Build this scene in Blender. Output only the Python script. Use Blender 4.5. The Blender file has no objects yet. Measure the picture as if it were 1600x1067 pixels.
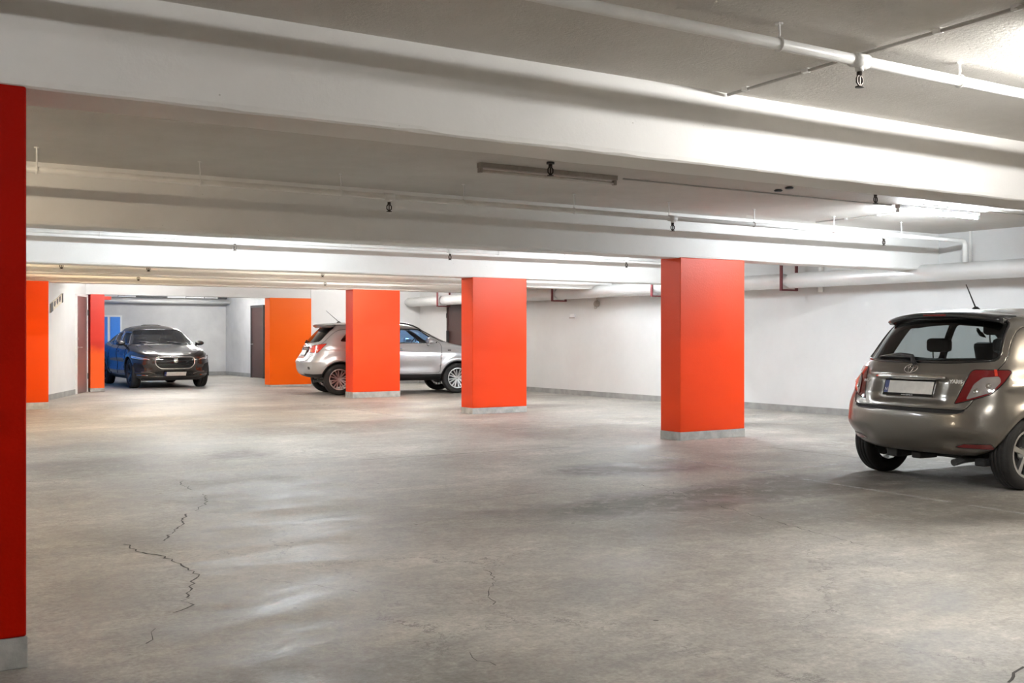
import bpy, bmesh, math, random
from mathutils import Vector, Matrix
from mathutils.bvhtree import BVHTree
random.seed(7)
C = bpy.context.scene.collection
PI = math.pi
CEIL, SOF = 2.78, 2.24           # slab and beam soffit heights
CAMZ, YAW, FPX = 1.28, math.radians(32.75), 1710.0

# ------------------------------------------------------------------ helpers
def link(name, bm, mats, parent=None, smooth=False, mods=None):
    me = bpy.data.meshes.new(name)
    bm.normal_update(); bm.to_mesh(me); bm.free()
    for m in (mats if isinstance(mats, (list, tuple)) else [mats]): me.materials.append(m)
    if smooth:
        for p in me.polygons: p.use_smooth = True
    o = bpy.data.objects.new(name, me); C.objects.link(o)
    if parent is not None: o.parent = parent
    return o

def tag(o, label=None, cat=None, group=None, kind=None):
    if label: o['label'] = label
    if cat: o['category'] = cat
    if group: o['group'] = group
    if kind: o['kind'] = kind
    return o

def empty(name, loc=(0,0,0), rz=0.0, label=None, cat=None, group=None, kind=None):
    o = bpy.data.objects.new(name, None); C.objects.link(o)
    o.empty_display_size = .1
    o.location = loc; o.rotation_euler = (0, 0, rz)
    return tag(o, label, cat, group, kind)

def box(bm, x0, x1, y0, y1, z0, z1, bevel=0):
    vs = [bm.verts.new(p) for p in ((x0,y0,z0),(x1,y0,z0),(x1,y1,z0),(x0,y1,z0),(x0,y0,z1),(x1,y0,z1),(x1,y1,z1),(x0,y1,z1))]
    fs = [bm.faces.new([vs[i] for i in f]) for f in ((3,2,1,0),(4,5,6,7),(0,1,5,4),(1,2,6,5),(2,3,7,6),(3,0,4,7))]
    if bevel:
        es = list({e for f in fs for e in f.edges})
        bmesh.ops.bevel(bm, geom=es, offset=bevel, segments=2, affect='EDGES', profile=.5)
    return vs

def tube(bm, pts, r, seg=10, cap=True, closed=False):
    pts = [Vector(p) for p in pts]
    n = len(pts); rings = []
    ref = None
    for i in range(n):
        if closed: t = (pts[(i+1) % n] - pts[i-1])
        else: t = pts[min(i+1, n-1)] - pts[max(i-1, 0)]
        if t.length < 1e-9: t = Vector((0,0,1))
        t.normalize()
        if ref is None:
            ref = Vector((0,0,1)) if abs(t.z) < .9 else Vector((1,0,0))
        a = ref - t*ref.dot(t)
        if a.length < 1e-6: a = t.orthogonal()
        a.normalize(); ref = a
        b = t.cross(a)
        rr = r[i] if isinstance(r, (list, tuple)) else r
        rings.append([bm.verts.new(pts[i] + (a*math.cos(2*PI*k/seg) + b*math.sin(2*PI*k/seg))*rr) for k in range(seg)])
    m = n if closed else n-1
    for i in range(m):
        A, B = rings[i], rings[(i+1) % n]
        for k in range(seg):
            try: bm.faces.new((A[k], A[(k+1) % seg], B[(k+1) % seg], B[k]))
            except ValueError: pass
    if cap and not closed:
        bm.faces.new(rings[0][::-1]); bm.faces.new(rings[-1])

def lathe(bm, prof, seg=40, axis='Y', closed=False):
    """prof: list of (r, h); revolve about axis through origin"""
    rings = []
    for r, h in prof:
        ring = []
        for k in range(seg):
            a = 2*PI*k/seg
            c, s = r*math.cos(a), r*math.sin(a)
            ring.append(bm.verts.new({'Y': (c, h, s), 'Z': (c, s, h), 'X': (h, c, s)}[axis]))
        rings.append(ring)
    m = len(rings) if closed else len(rings)-1
    for i in range(m):
        A, B = rings[i], rings[(i+1) % len(rings)]
        for k in range(seg): bm.faces.new((A[k], A[(k+1) % seg], B[(k+1) % seg], B[k]))
    return rings

def new(): return bmesh.new()
def xat(u, Y):                       # x on the line Y=const that lies in a given sight direction
    s = (u-800)/FPX; c, q = math.cos(YAW), math.sin(YAW)
    return Y*(c*s+q)/(c-q*s)
def fl(u, v):                        # floor point seen in a given sight direction
    D = FPX*CAMZ/(v-525); l = (u-800)/FPX*D; c, q = math.cos(YAW), math.sin(YAW)
    return (c*l+q*D, c*D-q*l)

# ------------------------------------------------------------------ materials
def mat(name): 
    m = bpy.data.materials.new(name); m.use_nodes = True
    nt = m.node_tree; b = nt.nodes['Principled BSDF']
    return m, nt, b
def simple(name, col, rough=.5, metal=0, coat=0, noise=.06, nscale=20, bump=0, bscale=60, spec=.5, coords='Object'):
    m, nt, b = mat(name)
    b.inputs['Roughness'].default_value = rough; b.inputs['Metallic'].default_value = metal
    b.inputs['Coat Weight'].default_value = coat; b.inputs['Coat Roughness'].default_value = .06
    b.inputs['Specular IOR Level'].default_value = spec
    tc = nt.nodes.new('ShaderNodeTexCoord')
    n = nt.nodes.new('ShaderNodeTexNoise'); n.inputs['Scale'].default_value = nscale; n.inputs['Detail'].default_value = 4
    nt.links.new(tc.outputs[coords], n.inputs['Vector'])
    r = nt.nodes.new('ShaderNodeValToRGB')
    r.color_ramp.elements[0].position = .3; r.color_ramp.elements[1].position = .7
    r.color_ramp.elements[0].color = tuple(c*(1-noise) for c in col)+(1,)
    r.color_ramp.elements[1].color = tuple(min(1, c*(1+noise)) for c in col)+(1,)
    nt.links.new(n.outputs['Fac'], r.inputs['Fac']); nt.links.new(r.outputs['Color'], b.inputs['Base Color'])
    if bump:
        n2 = nt.nodes.new('ShaderNodeTexNoise'); n2.inputs['Scale'].default_value = bscale; n2.inputs['Detail'].default_value = 5
        nt.links.new(tc.outputs[coords], n2.inputs['Vector'])
        bp = nt.nodes.new('ShaderNodeBump'); bp.inputs['Strength'].default_value = bump; bp.inputs['Distance'].default_value = .01
        nt.links.new(n2.outputs['Fac'], bp.inputs['Height']); nt.links.new(bp.outputs['Normal'], b.inputs['Normal'])
    return m
def emit(name, col, s):
    m, nt, b = mat(name)
    b.inputs['Base Color'].default_value = (.9,.9,.9,1)
    b.inputs['Emission Color'].default_value = col+(1,); b.inputs['Emission Strength'].default_value = s
    return m
def glass(name, tint, amount, rough=.02):
    """thin window glass: tinted transparency with a fresnel reflection"""
    m, nt, b = mat(name); nt.nodes.remove(b)
    out = nt.nodes['Material Output']
    tr = nt.nodes.new('ShaderNodeBsdfTransparent'); tr.inputs['Color'].default_value = tint+(1,)
    gl = nt.nodes.new('ShaderNodeBsdfGlossy'); gl.inputs['Roughness'].default_value = rough
    fr = nt.nodes.new('ShaderNodeLayerWeight'); fr.inputs['Blend'].default_value = .5
    pw = nt.nodes.new('ShaderNodeMath'); pw.operation = 'POWER'; pw.inputs[1].default_value = 3.5
    nt.links.new(fr.outputs['Facing'], pw.inputs[0])
    mp = nt.nodes.new('ShaderNodeMath'); mp.operation = 'MULTIPLY_ADD'; mp.inputs[1].default_value = .75; mp.inputs[2].default_value = .04+amount
    mp.use_clamp = True
    mx = nt.nodes.new('ShaderNodeMixShader')
    nt.links.new(pw.outputs[0], mp.inputs[0]); nt.links.new(mp.outputs[0], mx.inputs[0])
    nt.links.new(tr.outputs[0], mx.inputs[1]); nt.links.new(gl.outputs[0], mx.inputs[2])
    nt.links.new(mx.outputs[0], out.inputs[0])
    return m

def floor_material():
    m, nt, b = mat('worn_concrete_floor'); N = nt.nodes; Lk = nt.links
    geo = N.new('ShaderNodeNewGeometry')
    def noise(scale, detail=6, rough=.6, dist=0, vec=None):
        n = N.new('ShaderNodeTexNoise'); n.inputs['Scale'].default_value = scale; n.inputs['Detail'].default_value = detail
        n.inputs['Roughness'].default_value = rough; n.inputs['Distortion'].default_value = dist
        Lk.new(vec if vec else geo.outputs['Position'], n.inputs['Vector']); return n
    def ramp(src, p0, p1, c0, c1):
        r = N.new('ShaderNodeValToRGB'); e = r.color_ramp.elements
        e[0].position, e[1].position = p0, p1; e[0].color, e[1].color = c0+(1,), c1+(1,)
        Lk.new(src, r.inputs['Fac']); return r
    def mixc(f, a, bb, mode='MIX'):
        x = N.new('ShaderNodeMix'); x.data_type = 'RGBA'; x.blend_type = mode
        if isinstance(f, float): x.inputs[0].default_value = f
        else: Lk.new(f, x.inputs[0])
        Lk.new(a, x.inputs[6])
        if isinstance(bb, tuple): x.inputs[7].default_value = bb+(1,)
        else: Lk.new(bb, x.inputs[7])
        return x.outputs[2]
    def math_(op, a, bb=None, cc=None, clamp=False):
        x = N.new('ShaderNodeMath'); x.operation = op; x.use_clamp = clamp
        for i, s in enumerate((a, bb, cc)):
            if s is None: continue
            if isinstance(s, (int, float)): x.inputs[i].default_value = s
            else: Lk.new(s, x.inputs[i])
        return x.outputs[0]
    mp = N.new('ShaderNodeMapping'); mp.inputs['Scale'].default_value = (.6, 1.25, 1); mp.inputs['Rotation'].default_value = (0, 0, -.12)
    Lk.new(geo.outputs['Position'], mp.inputs['Vector'])
    big = noise(.55, 6, .62, .4); streak = noise(1.6, 7, .7, .5, mp.outputs[0]); fine = noise(45, 4, .7); mid = noise(7, 6, .7)
    base = ramp(big.outputs['Fac'], .3, .72, (.29, .268, .238), (.50, .475, .435)).outputs[0]
    base = mixc(.9, base, ramp(streak.outputs['Fac'], .33, .68, (.60, .595, .59), (1.22, 1.22, 1.21)).outputs[0], 'MULTIPLY')
    base = mixc(.6, base, ramp(mid.outputs['Fac'], .3, .7, (.70, .70, .69), (1.16, 1.16, 1.16)).outputs[0], 'MULTIPLY')
    base = mixc(.8, base, ramp(fine.outputs['Fac'], .3, .7, (.74, .74, .74), (1.2, 1.2, 1.2)).outputs[0], 'MULTIPLY')
    # dark worn patches where cars drip and turn
    sx = N.new('ShaderNodeSeparateXYZ')
    dn = noise(1.3, 6, .7)
    off = N.new('ShaderNodeVectorMath'); off.operation = 'MULTIPLY_ADD'
    off.inputs[1].default_value = (1.1, 1.1, 0); Lk.new(dn.outputs['Color'], off.inputs[0]); Lk.new(geo.outputs['Position'], off.inputs[2])
    Lk.new(off.outputs[0], sx.inputs[0])
    tot = None
    for (cx, cy, rx, ry, st) in STAINS:
        dx = math_('DIVIDE', math_('SUBTRACT', sx.outputs[0], cx+.55), rx)
        dy = math_('DIVIDE', math_('SUBTRACT', sx.outputs[1], cy+.55), ry)
        d = math_('SQRT', math_('ADD', math_('MULTIPLY', dx, dx), math_('MULTIPLY', dy, dy)))
        f = math_('MULTIPLY', math_('MULTIPLY', math_('SUBTRACT', 1.2, d), 1.8, clamp=True), st*.85)
        tot = f if tot is None else math_('MAXIMUM', tot, f)
    br = noise(5.5, 10, .8, .6)
    tot = math_('MULTIPLY', tot, ramp(br.outputs['Fac'], .34, .50, (.12,)*3, (1,)*3).outputs[0], clamp=True)
    base = mixc(tot, base, (.085, .075, .065))
    # hairline crazing, broken up by noise
    wv = N.new('ShaderNodeVectorMath'); wv.operation = 'MULTIPLY_ADD'; wn = noise(2.4, 6, .7)
    wv.inputs[1].default_value = (.9, .9, 0); Lk.new(wn.outputs['Color'], wv.inputs[0]); Lk.new(geo.outputs['Position'], wv.inputs[2])
    vc = N.new('ShaderNodeTexVoronoi'); vc.feature = 'DISTANCE_TO_EDGE'; vc.inputs['Scale'].default_value = .7; Lk.new(wv.outputs[0], vc.inputs['Vector'])
    hl = math_('MULTIPLY', math_('LESS_THAN', vc.outputs['Distance'], .0035), ramp(big.outputs['Fac'], .46, .60, (0,)*3, (.55,)*3).outputs[0])
    base = mixc(hl, base, (.09, .08, .07))
    # scuffed paler and darker grit
    gr = noise(16, 8, .8, .8)
    base = mixc(.75, base, ramp(gr.outputs['Fac'], .36, .64, (.74, .735, .73), (1.2, 1.2, 1.2)).outputs[0], 'MULTIPLY')
    vs = N.new('ShaderNodeTexVoronoi'); vs.inputs['Scale'].default_value = 7; Lk.new(geo.outputs['Position'], vs.inputs['Vector'])
    base = mixc(math_('MULTIPLY', math_('LESS_THAN', vs.outputs['Distance'], .04), .5), base, (.10, .09, .08))
    # pepper specks
    vo = N.new('ShaderNodeTexVoronoi'); vo.inputs['Scale'].default_value = 2.6; Lk.new(geo.outputs['Position'], vo.inputs['Vector'])
    sp = math_('LESS_THAN', vo.outputs['Distance'], .034)
    base = mixc(math_('MULTIPLY', sp, .75), base, (.07, .06, .05))
    Lk.new(base, b.inputs['Base Color'])
    rg = ramp(streak.outputs['Fac'], .35, .65, (.38,)*3, (.66,)*3)
    rg2 = math_('ADD', rg.outputs[0], math_('MULTIPLY', mid.outputs['Fac'], .12))
    Lk.new(rg2, b.inputs['Roughness']); b.inputs['Specular IOR Level'].default_value = .38
    bp = N.new('ShaderNodeBump'); bp.inputs['Strength'].default_value = .35; bp.inputs['Distance'].default_value = .006
    h = math_('ADD', math_('MULTIPLY', fine.outputs['Fac'], .35), math_('MULTIPLY', mid.outputs['Fac'], 1.2))
    Lk.new(h, bp.inputs['Height']); Lk.new(bp.outputs[0], b.inputs['Normal'])
    return m

STAINS = [(5.7, 6.5, 1.5, .55, .95), (6.6, 8.3, .9, .5, .9), (7.2, 6.6, 1.4, .6, .8), (7.0, 5.2, 1.3, .8, .6), (3.9, 11.6, .35, .5, .6),
          (5.6, 5.5, 1.6, .5, .55), (9.5, 6.4, 2.2, 1.1, .75), (11.0, 8.6, 1.5, .6, .6), (10.8, 11.5, 1.2, .5, .6), (6.0, 14.0, 1.6, .9, .45),
          (2.3, 11.3, .6, .8, .5), (8.3, 18.5, 2.0, .8, .5), (10.8, 16.6, 1.3, .6, .6), (1.6, 3.6, .8, .7, .5), (3.0, 9.0, 1.0, 1.2, .35), (11.2, 22.5, 2.2, 1.2, .7)]

def plaster(name, lo, hi, bump=.25, seams=False, rough=.75, spots=True):
    m, nt, b = mat(name); N = nt.nodes; Lk = nt.links
    geo = N.new('ShaderNodeNewGeometry')
    a = N.new('ShaderNodeTexNoise'); a.inputs['Scale'].default_value = .9; a.inputs['Detail'].default_value = 6; a.inputs['Roughness'].default_value = .65
    f = N.new('ShaderNodeTexNoise'); f.inputs['Scale'].default_value = 38; f.inputs['Detail'].default_value = 5; f.inputs['Roughness'].default_value = .7
    for n in (a, f): Lk.new(geo.outputs['Position'], n.inputs['Vector'])
    r = N.new('ShaderNodeValToRGB'); e = r.color_ramp.elements
    e[0].position, e[1].position = .3, .7; e[0].color, e[1].color = lo+(1,), hi+(1,)
    Lk.new(a.outputs['Fac'], r.inputs['Fac'])
    col = r.outputs[0]
    if spots:
        vo = N.new('ShaderNodeTexVoronoi'); vo.inputs['Scale'].default_value = 7; Lk.new(geo.outputs['Position'], vo.inputs['Vector'])
        lt = N.new('ShaderNodeMath'); lt.operation = 'LESS_THAN'; lt.inputs[1].default_value = .03; Lk.new(vo.outputs['Distance'], lt.inputs[0])
        ml = N.new('ShaderNodeMath'); ml.operation = 'MULTIPLY'; ml.inputs[1].default_value = .45; Lk.new(lt.outputs[0], ml.inputs[0])
        x = N.new('ShaderNodeMix'); x.data_type = 'RGBA'; Lk.new(ml.outputs[0], x.inputs[0]); Lk.new(col, x.inputs[6]); x.inputs[7].default_value = (.3,.27,.22,1)
        col = x.outputs[2]
    Lk.new(col, b.inputs['Base Color'])
    b.inputs['Roughness'].default_value = rough
    h = f.outputs['Fac']
    if seams:
        br = N.new('ShaderNodeTexBrick'); br.inputs['Scale'].default_value = 1; br.inputs['Brick Width'].default_value = 1.9; br.inputs['Row Height'].default_value = 1.05
        br.inputs['Mortar Size'].default_value = .006; br.inputs['Color1'].default_value = (1,1,1,1); br.inputs['Color2'].default_value = (.94,.94,.94,1); br.inputs['Mortar'].default_value = (.6,.6,.6,1)
        Lk.new(geo.outputs['Position'], br.inputs['Vector'])
        sp = N.new('ShaderNodeTexVoronoi'); sp.inputs['Scale'].default_value = 22; Lk.new(geo.outputs['Position'], sp.inputs['Vector'])
        mr = N.new('ShaderNodeMapRange'); mr.inputs[1].default_value = 0; mr.inputs[2].default_value = .12; mr.inputs[3].default_value = 1.1; mr.inputs[4].default_value = 0
        Lk.new(sp.outputs['Distance'], mr.inputs[0])
        ad = N.new('ShaderNodeMath'); ad.operation = 'SUBTRACT'; Lk.new(h, ad.inputs[0]); Lk.new(mr.outputs[0], ad.inputs[1])
        a2 = N.new('ShaderNodeMath'); a2.operation = 'ADD'; Lk.new(ad.outputs[0], a2.inputs[0]); Lk.new(br.outputs['Color'], a2.inputs[1]); h = a2.outputs[0]
    bp = N.new('ShaderNodeBump'); bp.inputs['Strength'].default_value = bump; bp.inputs['Distance'].default_value = .008
    Lk.new(h, bp.inputs['Height']); Lk.new(bp.outputs[0], b.inputs['Normal'])
    return m

def orange_paint(name, col, low, patch=False, spec=.3):
    """satin paint, a little pinker towards the top, where a glossy light sheen is painted in"""
    m, nt, b = mat(name); N = nt.nodes; Lk = nt.links
    geo = N.new('ShaderNodeNewGeometry'); s = N.new('ShaderNodeSeparateXYZ'); Lk.new(geo.outputs['Position'], s.inputs[0])
    n = N.new('ShaderNodeTexNoise'); n.inputs['Scale'].default_value = 2.2; n.inputs['Detail'].default_value = 7; Lk.new(geo.outputs['Position'], n.inputs['Vector'])
    ad = N.new('ShaderNodeMath'); ad.operation = 'MULTIPLY_ADD'; Lk.new(n.outputs['Fac'], ad.inputs[0]); ad.inputs[1].default_value = .5; Lk.new(s.outputs[2], ad.inputs[2])
    mr = N.new('ShaderNodeMapRange'); mr.inputs[1].default_value = 1.35 if not patch else 1.12; mr.inputs[2].default_value = 2.3 if not patch else 1.3; Lk.new(ad.outputs[0], mr.inputs[0])
    x = N.new('ShaderNodeMix'); x.data_type = 'RGBA'; Lk.new(mr.outputs[0], x.inputs[0]); x.inputs[6].default_value = low+(1,); x.inputs[7].default_value = col+(1,)
    Lk.new(x.outputs[2], b.inputs['Base Color'])
    b.inputs['Roughness'].default_value = .42; b.inputs['Specular IOR Level'].default_value = spec
    f = N.new('ShaderNodeTexNoise'); f.inputs['Scale'].default_value = 55; f.inputs['Detail'].default_value = 4; Lk.new(geo.outputs['Position'], f.inputs['Vector'])
    bp = N.new('ShaderNodeBump'); bp.inputs['Strength'].default_value = .25; bp.inputs['Distance'].default_value = .006
    Lk.new(f.outputs['Fac'], bp.inputs['Height']); Lk.new(bp.outputs[0], b.inputs['Normal'])
    return m

M = {}
M['floor'] = floor_material()
M['ceiling'] = plaster('rough_painted_ceiling', (.58,.55,.51), (.70,.67,.63), .9, True)
M['beam'] = plaster('painted_concrete_beam', (.80,.785,.76), (.87,.86,.84), .2)
M['wall'] = plaster('white_painted_wall', (.66,.66,.655), (.73,.73,.725), .25)
M['greywall'] = plaster('scuffed_grey_white_wall', (.50,.50,.50), (.66,.66,.65), .3)
M['skirt'] = simple('grey_skirting_paint', (.32,.32,.31), .6, noise=.15, nscale=6, coords='Object')
M['orange'] = orange_paint('orange_column_paint', (.74,.075,.024), (.78,.050,.003))  # pinker upper tone paints in the glossy sheen
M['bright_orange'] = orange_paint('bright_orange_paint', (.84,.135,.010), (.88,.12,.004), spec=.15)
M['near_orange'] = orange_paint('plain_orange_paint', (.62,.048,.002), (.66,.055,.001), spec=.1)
M['shaded_orange'] = orange_paint('orange_paint_in_shade', (.40,.005,.0005), (.46,.007,.0005), spec=.05)  # same orange paint, deepened to hold the shade on the near column
M['orange_patch'] = orange_paint('orange_repainted', (.62,.035,.018), (.88,.11,.010), True)
M['blue'] = simple('blue_wall_paint', (.03,.24,.78), .35, noise=.05)
M['white'] = simple('white_gloss_paint', (.80,.80,.79), .35, noise=.03)
M['pipe'] = simple('white_pipe_paint', (.82,.81,.79), .35, noise=.05, nscale=8)
M['lag'] = simple('silver_pipe_lagging', (.70,.70,.69), .38, .25, noise=.05, nscale=3)
M['maroon'] = simple('maroon_steel', (.16,.03,.035), .5, noise=.15)
M['browndoor'] = simple('brown_door_paint', (.06,.026,.022), .42, noise=.1)
M['greydoor'] = simple('grey_brown_door_paint', (.20,.135,.13), .35, noise=.12, nscale=2)
M['steel'] = simple('brushed_steel', (.62,.62,.62), .3, 1)
M['bronze'] = simple('dark_bronze', (.05,.04,.033), .4, .7)
M['brownfit'] = simple('brown_fixture_enamel', (.36,.32,.28), .5, noise=.1)  # brownish enamel on the unlit fixture and small wall fittings
M['offtube'] = simple('unlit_tube', (.62,.58,.53), .25)
M['housing'] = simple('white_fixture_enamel', (.8,.8,.8), .4)
M['dark'] = simple('dark_grey_metal', (.06,.06,.06), .5)
M['crack'] = simple('crack_shadow', (.055,.05,.045), .9)
M['joint'] = simple('joint_filler', (.10,.095,.09), .9)
M['line'] = simple('faded_line_paint', (.60,.59,.57), .6, noise=.25, nscale=3)
M['cream'] = simple('cream_sign', (.66,.60,.48), .5)

# cars
M['tyre'] = simple('tyre_rubber', (.018,.017,.017), .75, bump=.3, bscale=90)
M['rim'] = simple('alloy_rim', (.60,.60,.60), .28, .9)
M['rimdark'] = simple('dark_rim', (.05,.05,.052), .35, .6)
M['plastic'] = simple('black_plastic', (.018,.018,.019), .45)
M['gloss'] = simple('gloss_black', (.008,.008,.009), .12, coat=.6)
M['inside'] = simple('cabin_lining', (.022,.021,.02), .8)
M['chrome'] = simple('chrome', (.82,.81,.79), .12, 1)
M['plate'] = simple('number_plate_white', (.72,.70,.66), .4)
M['plateblue'] = simple('number_plate_blue', (.02,.035,.16), .4)
M['champ'] = simple('champagne_metallic', (.20,.182,.158), .30, .55, coat=.7, noise=.05, nscale=400)
M['silver'] = simple('silver_metallic', (.50,.505,.52), .30, .45, coat=.7, noise=.04, nscale=400)
M['graphite'] = simple('graphite_metallic', (.055,.05,.046), .25, .5, coat=1, noise=.06, nscale=400)
M['red'] = simple('red_lens', (.17,.006,.008), .12, coat=1)
M['redhot'] = simple('bright_red_lens', (.72,.045,.02), .15, coat=1)
M['amber'] = simple('amber_lens', (.85,.22,.05), .15, coat=1)
M['lens'] = simple('clear_lens', (.50,.47,.46), .1, .6, coat=1)
M['lampdark'] = simple('smoked_lamp', (.16,.15,.15), .12, .5, coat=1)
M['tint'] = glass('tinted_window', (.38,.41,.41), .0)
M['privacy'] = glass('privacy_window', (.12,.12,.12), .01)
M['clear'] = glass('clear_window', (.86,.90,.90), .0)
M['screen'] = glass('dark_windscreen', (.22,.26,.28), .10)
M['bluewin'] = glass('blue_reflection_window', (.20,.40,.75), .06)  # side glass with a blue reflection put into its tint

# ------------------------------------------------------------------ building shell
XW = 14.0                             # right wall
bm = new(); box(bm, -7.3, 14.3, -6.8, 36.0, -.2, 0)
floor = tag(link('floor', bm, M['floor']), 'worn grey concrete parking floor with stains, cracks and faded bay lines', 'floor', kind='structure')
bm = new(); box(bm, -7.3, 14.3, 4.75, 36.0, CEIL, CEIL+.2); box(bm, -7.3, 14.3, -6.8, 4.75, 2.66, CEIL+.2)
tag(link('ceiling', bm, M['ceiling']), 'rough painted concrete ceiling slab between the white beams', 'ceiling', kind='structure')

def wall(name, x0, x1, y0, y1, label, m='wall', z0=0, z1=CEIL):
    bm = new(); box(bm, x0, x1, y0, y1, z0, z1)
    return tag(link(name, bm, M[m]), label, 'wall', kind='structure')
wall('wall_right', XW, XW+.25, -6.7, 26.62, 'long white wall behind the parked cars under the silver pipe')
wall('wall_back', -7.3, XW+.3, -6.8, -6.6, 'wall behind the camera')
wall('wall_left', -7.3, -7.1, -6.6, 21.0, 'far left wall of the garage')
wall('wall_far', 10.86, XW, 26.42, 26.62, 'white far wall behind the silver car, right of the far orange column')
bm = new()                            # angled wall with the sign and the grey door
A, B = Vector((2.55, 20.0)), Vector((5.44, 26.6)); d = (B-A).normalized(); nrm = Vector((-d.y, d.x))
LW = (B-A).length
def wallpt(t, off, z): p = A + d*t - nrm*off; return (p.x, p.y, z)   # off>0 comes out of the wall
def slab(bm, t0, t1, o0, o1, z0, z1):
    vs = [bm.verts.new(wallpt(t, o, z)) for z in (z0, z1) for (t, o) in ((t0,o0),(t1,o0),(t1,o1),(t0,o1))]
    for f in ((0,1,2,3),(7,6,5,4),(0,4,5,1),(1,5,6,2),(2,6,7,3),(3,7,4,0)): bm.faces.new([vs[i] for i in f])
    bmesh.ops.recalc_face_normals(bm, faces=bm.faces)
slab(bm, 0, LW, -.2, 0, 0, CEIL)
tag(link('wall_angled', bm, M['wall']), 'white angled wall with a slanted sign and a grey door, at left', 'wall', kind='structure')
wall('wall_left_end', -7.1, 2.6, 20.95, 21.1, 'wall closing the far left of the garage')
bm = new(); slab(bm, 0, LW-1.28, 0, .015, 0, .11)
tag(link('baseboard_angled', bm, M['skirt']), 'grey painted skirting along the angled white wall', 'baseboard', kind='structure')
bm = new(); box(bm, XW-.015, XW, -6.6, 26.42, 0, .11)
tag(link('baseboard_right', bm, M['skirt']), 'grey painted skirting along the long right wall', 'baseboard', kind='structure')
bm = new(); box(bm, 10.86, XW-.02, 26.405, 26.42, 0, .11)
tag(link('baseboard_far', bm, M['skirt']), 'grey skirting at the foot of the far white wall', 'baseboard', kind='structure')
# room where the dark car stands
wall('wall_bay_back', 5.3, 11.9, 35.5, 35.7, 'grey-white back wall behind the dark car', 'greywall')
wall('wall_bay_right', 11.6, 11.8, 26.63, 35.5, 'grey-white side wall right of the dark car', 'greywall')
wall('wall_bay_left', 5.3, 5.5, 26.8, 35.5, 'blue painted side wall left of the dark car', 'blue')
bm = new(); box(bm, 5.5, 11.6, 35.485, 35.5, 0, .12)
tag(link('baseboard_bay_back', bm, M['skirt']), 'grey skirting behind the dark car', 'baseboard', kind='structure')
bm = new(); box(bm, 11.585, 11.6, 32.95, 35.48, 0, .12); box(bm, 11.585, 11.6, 26.7, 31.75, 0, .12)
tag(link('baseboard_bay_right', bm, M['skirt']), 'grey skirting right of the dark car', 'baseboard', kind='structure')
# blue painted panels with white borders on that back wall
bm = new(); box(bm, 5.52, 8.28, 35.47, 35.5, .12, 1.93)
blue = tag(link('painted_wall_panel', bm, M['white']), 'blue and white painted panel on the grey wall behind the dark car', 'wall panel')
for a, bb in ((5.53, 7.84), (7.92, 8.22)):
    bm = new(); box(bm, a, bb, 35.455, 35.47, .12, 1.88); link('blue_field', bm, M['blue'], blue)

def beam(y0, y1, x0, x1, label, amp=.006, zb=SOF, zt=CEIL+.01):
    bm = new(); n = int((x1-x0)/.12); rings = []
    jf = jb = 0
    for i in range(n+1):
        x = x0+(x1-x0)*i/n
        chip = random.choice((0,0,0,0,0,1))*random.random()*amp*1.3
        jf = .6*jf+random.uniform(-amp, amp)*.35; jb = .6*jb+random.uniform(-amp, amp)*.35
        prof = [(y0, zt), (y0, zb+.03), (y0+.006, zb+.008+jf+chip), (y0+.02+chip, zb+jf), (y1-.02, zb+jb), (y1, zb+.01+jb), (y1, zt)]
        rings.append([bm.verts.new((x, y, z)) for y, z in prof])
    for A_, B_ in zip(rings, rings[1:]):
        for k in range(6): bm.faces.new((A_[k], A_[k+1], B_[k+1], B_[k]))
        bm.faces.new((A_[6], A_[0], B_[0], B_[6]))
    bm.faces.new(rings[0]); bm.faces.new(rings[-1][::-1])
    bmesh.ops.recalc_face_normals(bm, faces=bm.faces)
    return tag(link('concrete_beam', bm, M['beam']), label, 'beam', 'white concrete ceiling beams', 'structure')
beam(17.95, 18.25, -7.1, XW, 'slim white ceiling beam without a column, between the third and fourth')
YB = [4.57, 10.15, 15.4, 20.75, 26.42]
beam(-1.2, -.85, -7.1, XW, 'white ceiling beam behind the camera')
beam(YB[0], YB[0]+.36, -7.1, XW, 'nearest and largest white ceiling beam, crossing the whole picture')
beam(YB[1], YB[1]+.36, -7.1, XW, 'white ceiling beam resting on the nearest orange column at right')
beam(YB[2], YB[2]+.36, -7.1, XW, 'third white ceiling beam, resting on the middle orange column')
beam(YB[3], YB[3]+.36, 2.7, XW, 'fourth white ceiling beam, above the column that hides the silver car')
bm = new(); box(bm, 5.3, 10.85, YB[4], YB[4]+.3, SOF, CEIL)
tag(link('concrete_beam', bm, M['wall']), 'white wall-like beam above the opening to the dark car', 'beam', 'white concrete ceiling beams', 'structure')

def column(x0, x1, y0, y1, label, m='orange', base=.12):
    bm = new(); box(bm, x0, x1, y0, y1, base, SOF+.004, .008)
    o = tag(link('orange_column', bm, M[m]), label, 'column', 'orange painted concrete columns', 'thing')
    bm = new(); box(bm, x0-.004, x1+.004, y0-.004, y1+.004, 0, base, .004)
    link('plinth', bm, M['plinth'], o)
    return o
M['plinth'] = simple('grey_plinth_paint', (.42,.42,.40), .6, noise=.22, nscale=9, bump=.4)
column(-.35, .71, YB[0], YB[0]+.36, 'dark red-orange column cut off by the left edge of the photo', 'shaded_orange')
column(8.98, 10.06, YB[1], YB[1]+.37, 'widest orange column, nearest the champagne hatchback', base=.10)
column(9.14, 10.20, YB[2], YB[2]+.37, 'orange column in front of the nose of the silver car', base=.10)
column(9.45, 10.53, YB[3], YB[3]+.37, 'orange column hiding the middle of the silver car', base=.12)
column(2.75, 3.55, YB[3]-.2, YB[3]+.17, 'narrow orange column left of the slanted sign', 'near_orange', .12)
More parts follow.
